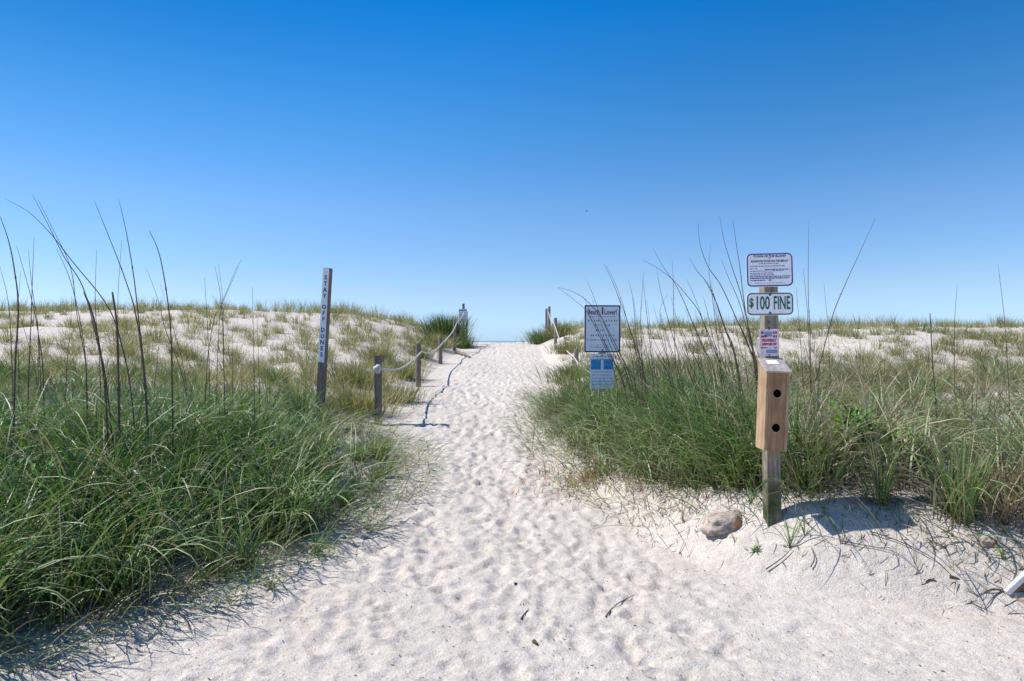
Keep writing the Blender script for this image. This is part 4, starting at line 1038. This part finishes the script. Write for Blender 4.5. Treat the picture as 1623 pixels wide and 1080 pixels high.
bm = bmesh.new(); box_bm(.128, .0008, .125, (-.078, -.0010, .085), 0, bm); box_bm(.122, .0008, .125, (.080, -.0010, .085), 0, bm); link('blue_picture', bm_mesh('blue_picture', bm), M['azure'], b)
bm = bmesh.new(); box_bm(.29, .0008, .006, (0, -.0012, .155), 0, bm); words2(-.12, .12, .19, .018, bm); link('heading', bm_mesh('heading', bm), M['navy'], b)
bm = bmesh.new()
for z in (-.01, -.05, -.09, -.13, -.17): words2(-.13, .13, z, .016, bm, .02, .05, .006)
link('small_print', bm_mesh('small_print', bm), M['bluegrey'], b)['kind'] = 'stuff'
bolt(b, 0, .205, .010, M['darkbolt'])

# ------------------------------------------------------------------ leaning lettered post
Y2 = 9.1; bx = lx(507, Y2); bz = G(bx, Y2); top = CAM_Z+114/FPX*Y2
lp_ = empty('lettered_post', (bx, Y2, bz), (0, math.atan((lx(520.5, Y2)-bx)/(top-bz)), R(-10))); tag(lp_, 'leaning square post lettered STAY OFF DUNES standing in the left grass', 'post')
H2 = (top-bz)*1.003
bm = box_bm(.094, .094, H2+.3, (0, 0, 0), .004); bmesh.ops.translate(bm, vec=(0, 0, H2/2-.15), verts=bm.verts)
link('post', bm_mesh('post', bm), M['postdark'], lp_)
ph = 1.245
pl = link('letter_plate', bm_mesh('letter_plate', box_bm(.086, .003, ph, (0, 0, 0), .0008)), M['white'], lp_, (0, -.0490, H2-ph/2-.006))
bm = bmesh.new()
zz = {}
pos = {'STAY': (.500, .082), 'OFF': (.108, .080), 'DUNES': (-.196, .0815)}
for wd, (z0, st) in pos.items():
    for i, ch in enumerate(wd): add_bm(bm, text_mesh(ch, .080, .95, .0024), (0, -.0022, z0-i*st))
link('lettering', bm_mesh('lettering', bm), M['navy'], pl)
bolt(pl, .0, .575, .006, M['darkbolt']); bolt(pl, 0, -.605, .006, M['darkbolt'])

# ------------------------------------------------------------------ small sign on the crest
Y3 = 24.6; cx_ = lx(734, Y3); g = G(cx_, Y3)
s = empty('crest_sign', (cx_, Y3, g)); tag(s, 'small weathered sign board on the crest beside the last left rope post', 'sign')
xr = lx(739.5, Y3)-cx_
link('post', bm_mesh('post', box_bm(.075, .075, 1.35, (0, 0, 0), .004)), M['post'], s, (xr, .03, .52))
zt = CAM_Z+50/FPX*Y3-g
f = link('sign_face', panel_mesh(.30, .50, .01, .012), M['white'], s, (0, -.03, zt-.25), (0, R(-2), R(6)))
bm = bmesh.new(); box_bm(.27, .001, .045, (0, -.001, .20), 0, bm)
for z in (.11, .05, -.01, -.07, -.13, -.19): words2(-.12, .12, z, .028, bm, .03, .09, .015)
link('sign_print', bm_mesh('sign_print', bm), M['bluegrey'], f)['kind'] = 'stuff'
link('crossbar', bm_mesh('crossbar', box_bm(.33, .03, .06, (0, 0, 0), .003)), M['post'], s, (.02, .01, zt-.42))
# grey tapered pole on the sand by the crest
a = P(723, 545, 20.6); b = P(745, 557, 18.6)
za, zb = G(a.x, a.y), G(b.x, b.y); A_ = Vector((a.x, a.y, za+.03)); B_ = Vector((b.x, b.y, zb+.03)); dd = B_-A_
o = link('grey_pole', bm_mesh('grey_pole', tube_bm(catmull([Vector((0, 0, 0)), dd*.35+Vector((0, 0, .02)), dd*.7+Vector((0, 0, .015)), dd], 5), lambda s: .055*(1-.5*s), 7), True), M['post'], loc=A_)
tag(o, 'grey pole lying on the sand below the crest bush', 'grey_pole')

# ------------------------------------------------------------------ half buried board at the right edge
q = on_sand(1596, 947)
bd = empty('buried_board', q, (0, 0, R(-8))); tag(bd, 'half buried board with a sunlit edge at the right picture edge', 'board')
bm = box_bm(.62, .035, .30, (.31, 0, -.03), .003)
me = bm_mesh('lit_edge', box_bm(.60, .030, .028, (.30, -.004, .006), .004))
link('lit_edge', me, M['board'], bd, (0.0, 0, .012), (0, R(-47), 0))  # sunlight on the top edge painted in as white
link('shaded_face', bm_mesh('shaded_face', box_bm(.56, .022, .30, (.30, .016, -.152), .002)), M['shadeboard'], bd, (0, 0, .012), (0, R(-47), 0))  # shade on the board's face painted in as dark brown
link('lower_plank', bm_mesh('lower_plank', box_bm(.50, .06, .03, (.25, .0, .0), .003)), M['cedar_lit'], bd, (.05, .0, -.022), (0, R(2), R(-32)))

# ------------------------------------------------------------------ gull
c = P(929, 335, 85)
bm = bmesh.new(); pr = [(-.2, .01), (-.12, .05), (0, .07), (.1, .055), (.17, .035), (.22, .01)]
rings = [[bm.verts.new((x, math.cos(k*math.pi/4)*r, math.sin(k*math.pi/4)*r)) for k in range(8)] for x, r in pr]
for r0, r1 in zip(rings, rings[1:]):
    for k in range(8): bm.faces.new((r0[k], r0[(k+1) % 8], r1[(k+1) % 8], r1[k]))
bm.faces.new(rings[0]); bm.faces.new(rings[-1])
body = bm_mesh('body', bm, True)
gl = link('seagull', body, M['gull'], loc=c, rot=(0, 0, R(150))); tag(gl, 'tiny grey gull gliding in the blue sky above the gap', 'bird')
for sd in (1, -1):
    bm = bmesh.new(); sec = [(0, .14, .0), (.25, .13, .09), (.5, .07, .05), (.68, .01, .0)]
    for y, cw, z in sec: pass
    rows = [[bm.verts.new((cw*.5-.05*i, sd*y, z+.01)), bm.verts.new((-cw*.5-.05*i, sd*y, z+.005)), bm.verts.new((-.05*i, sd*y, z-.006))] for i, (y, cw, z) in enumerate(sec)]
    for a, b in zip(rows, rows[1:]):
        for k in range(3): bm.faces.new((a[k], a[(k+1) % 3], b[(k+1) % 3], b[k]))
    bm.faces.new(rows[-1])
    link('wing', bm_mesh('wing', bm, True), M['gull'], gl, (0, sd*.04, .03))
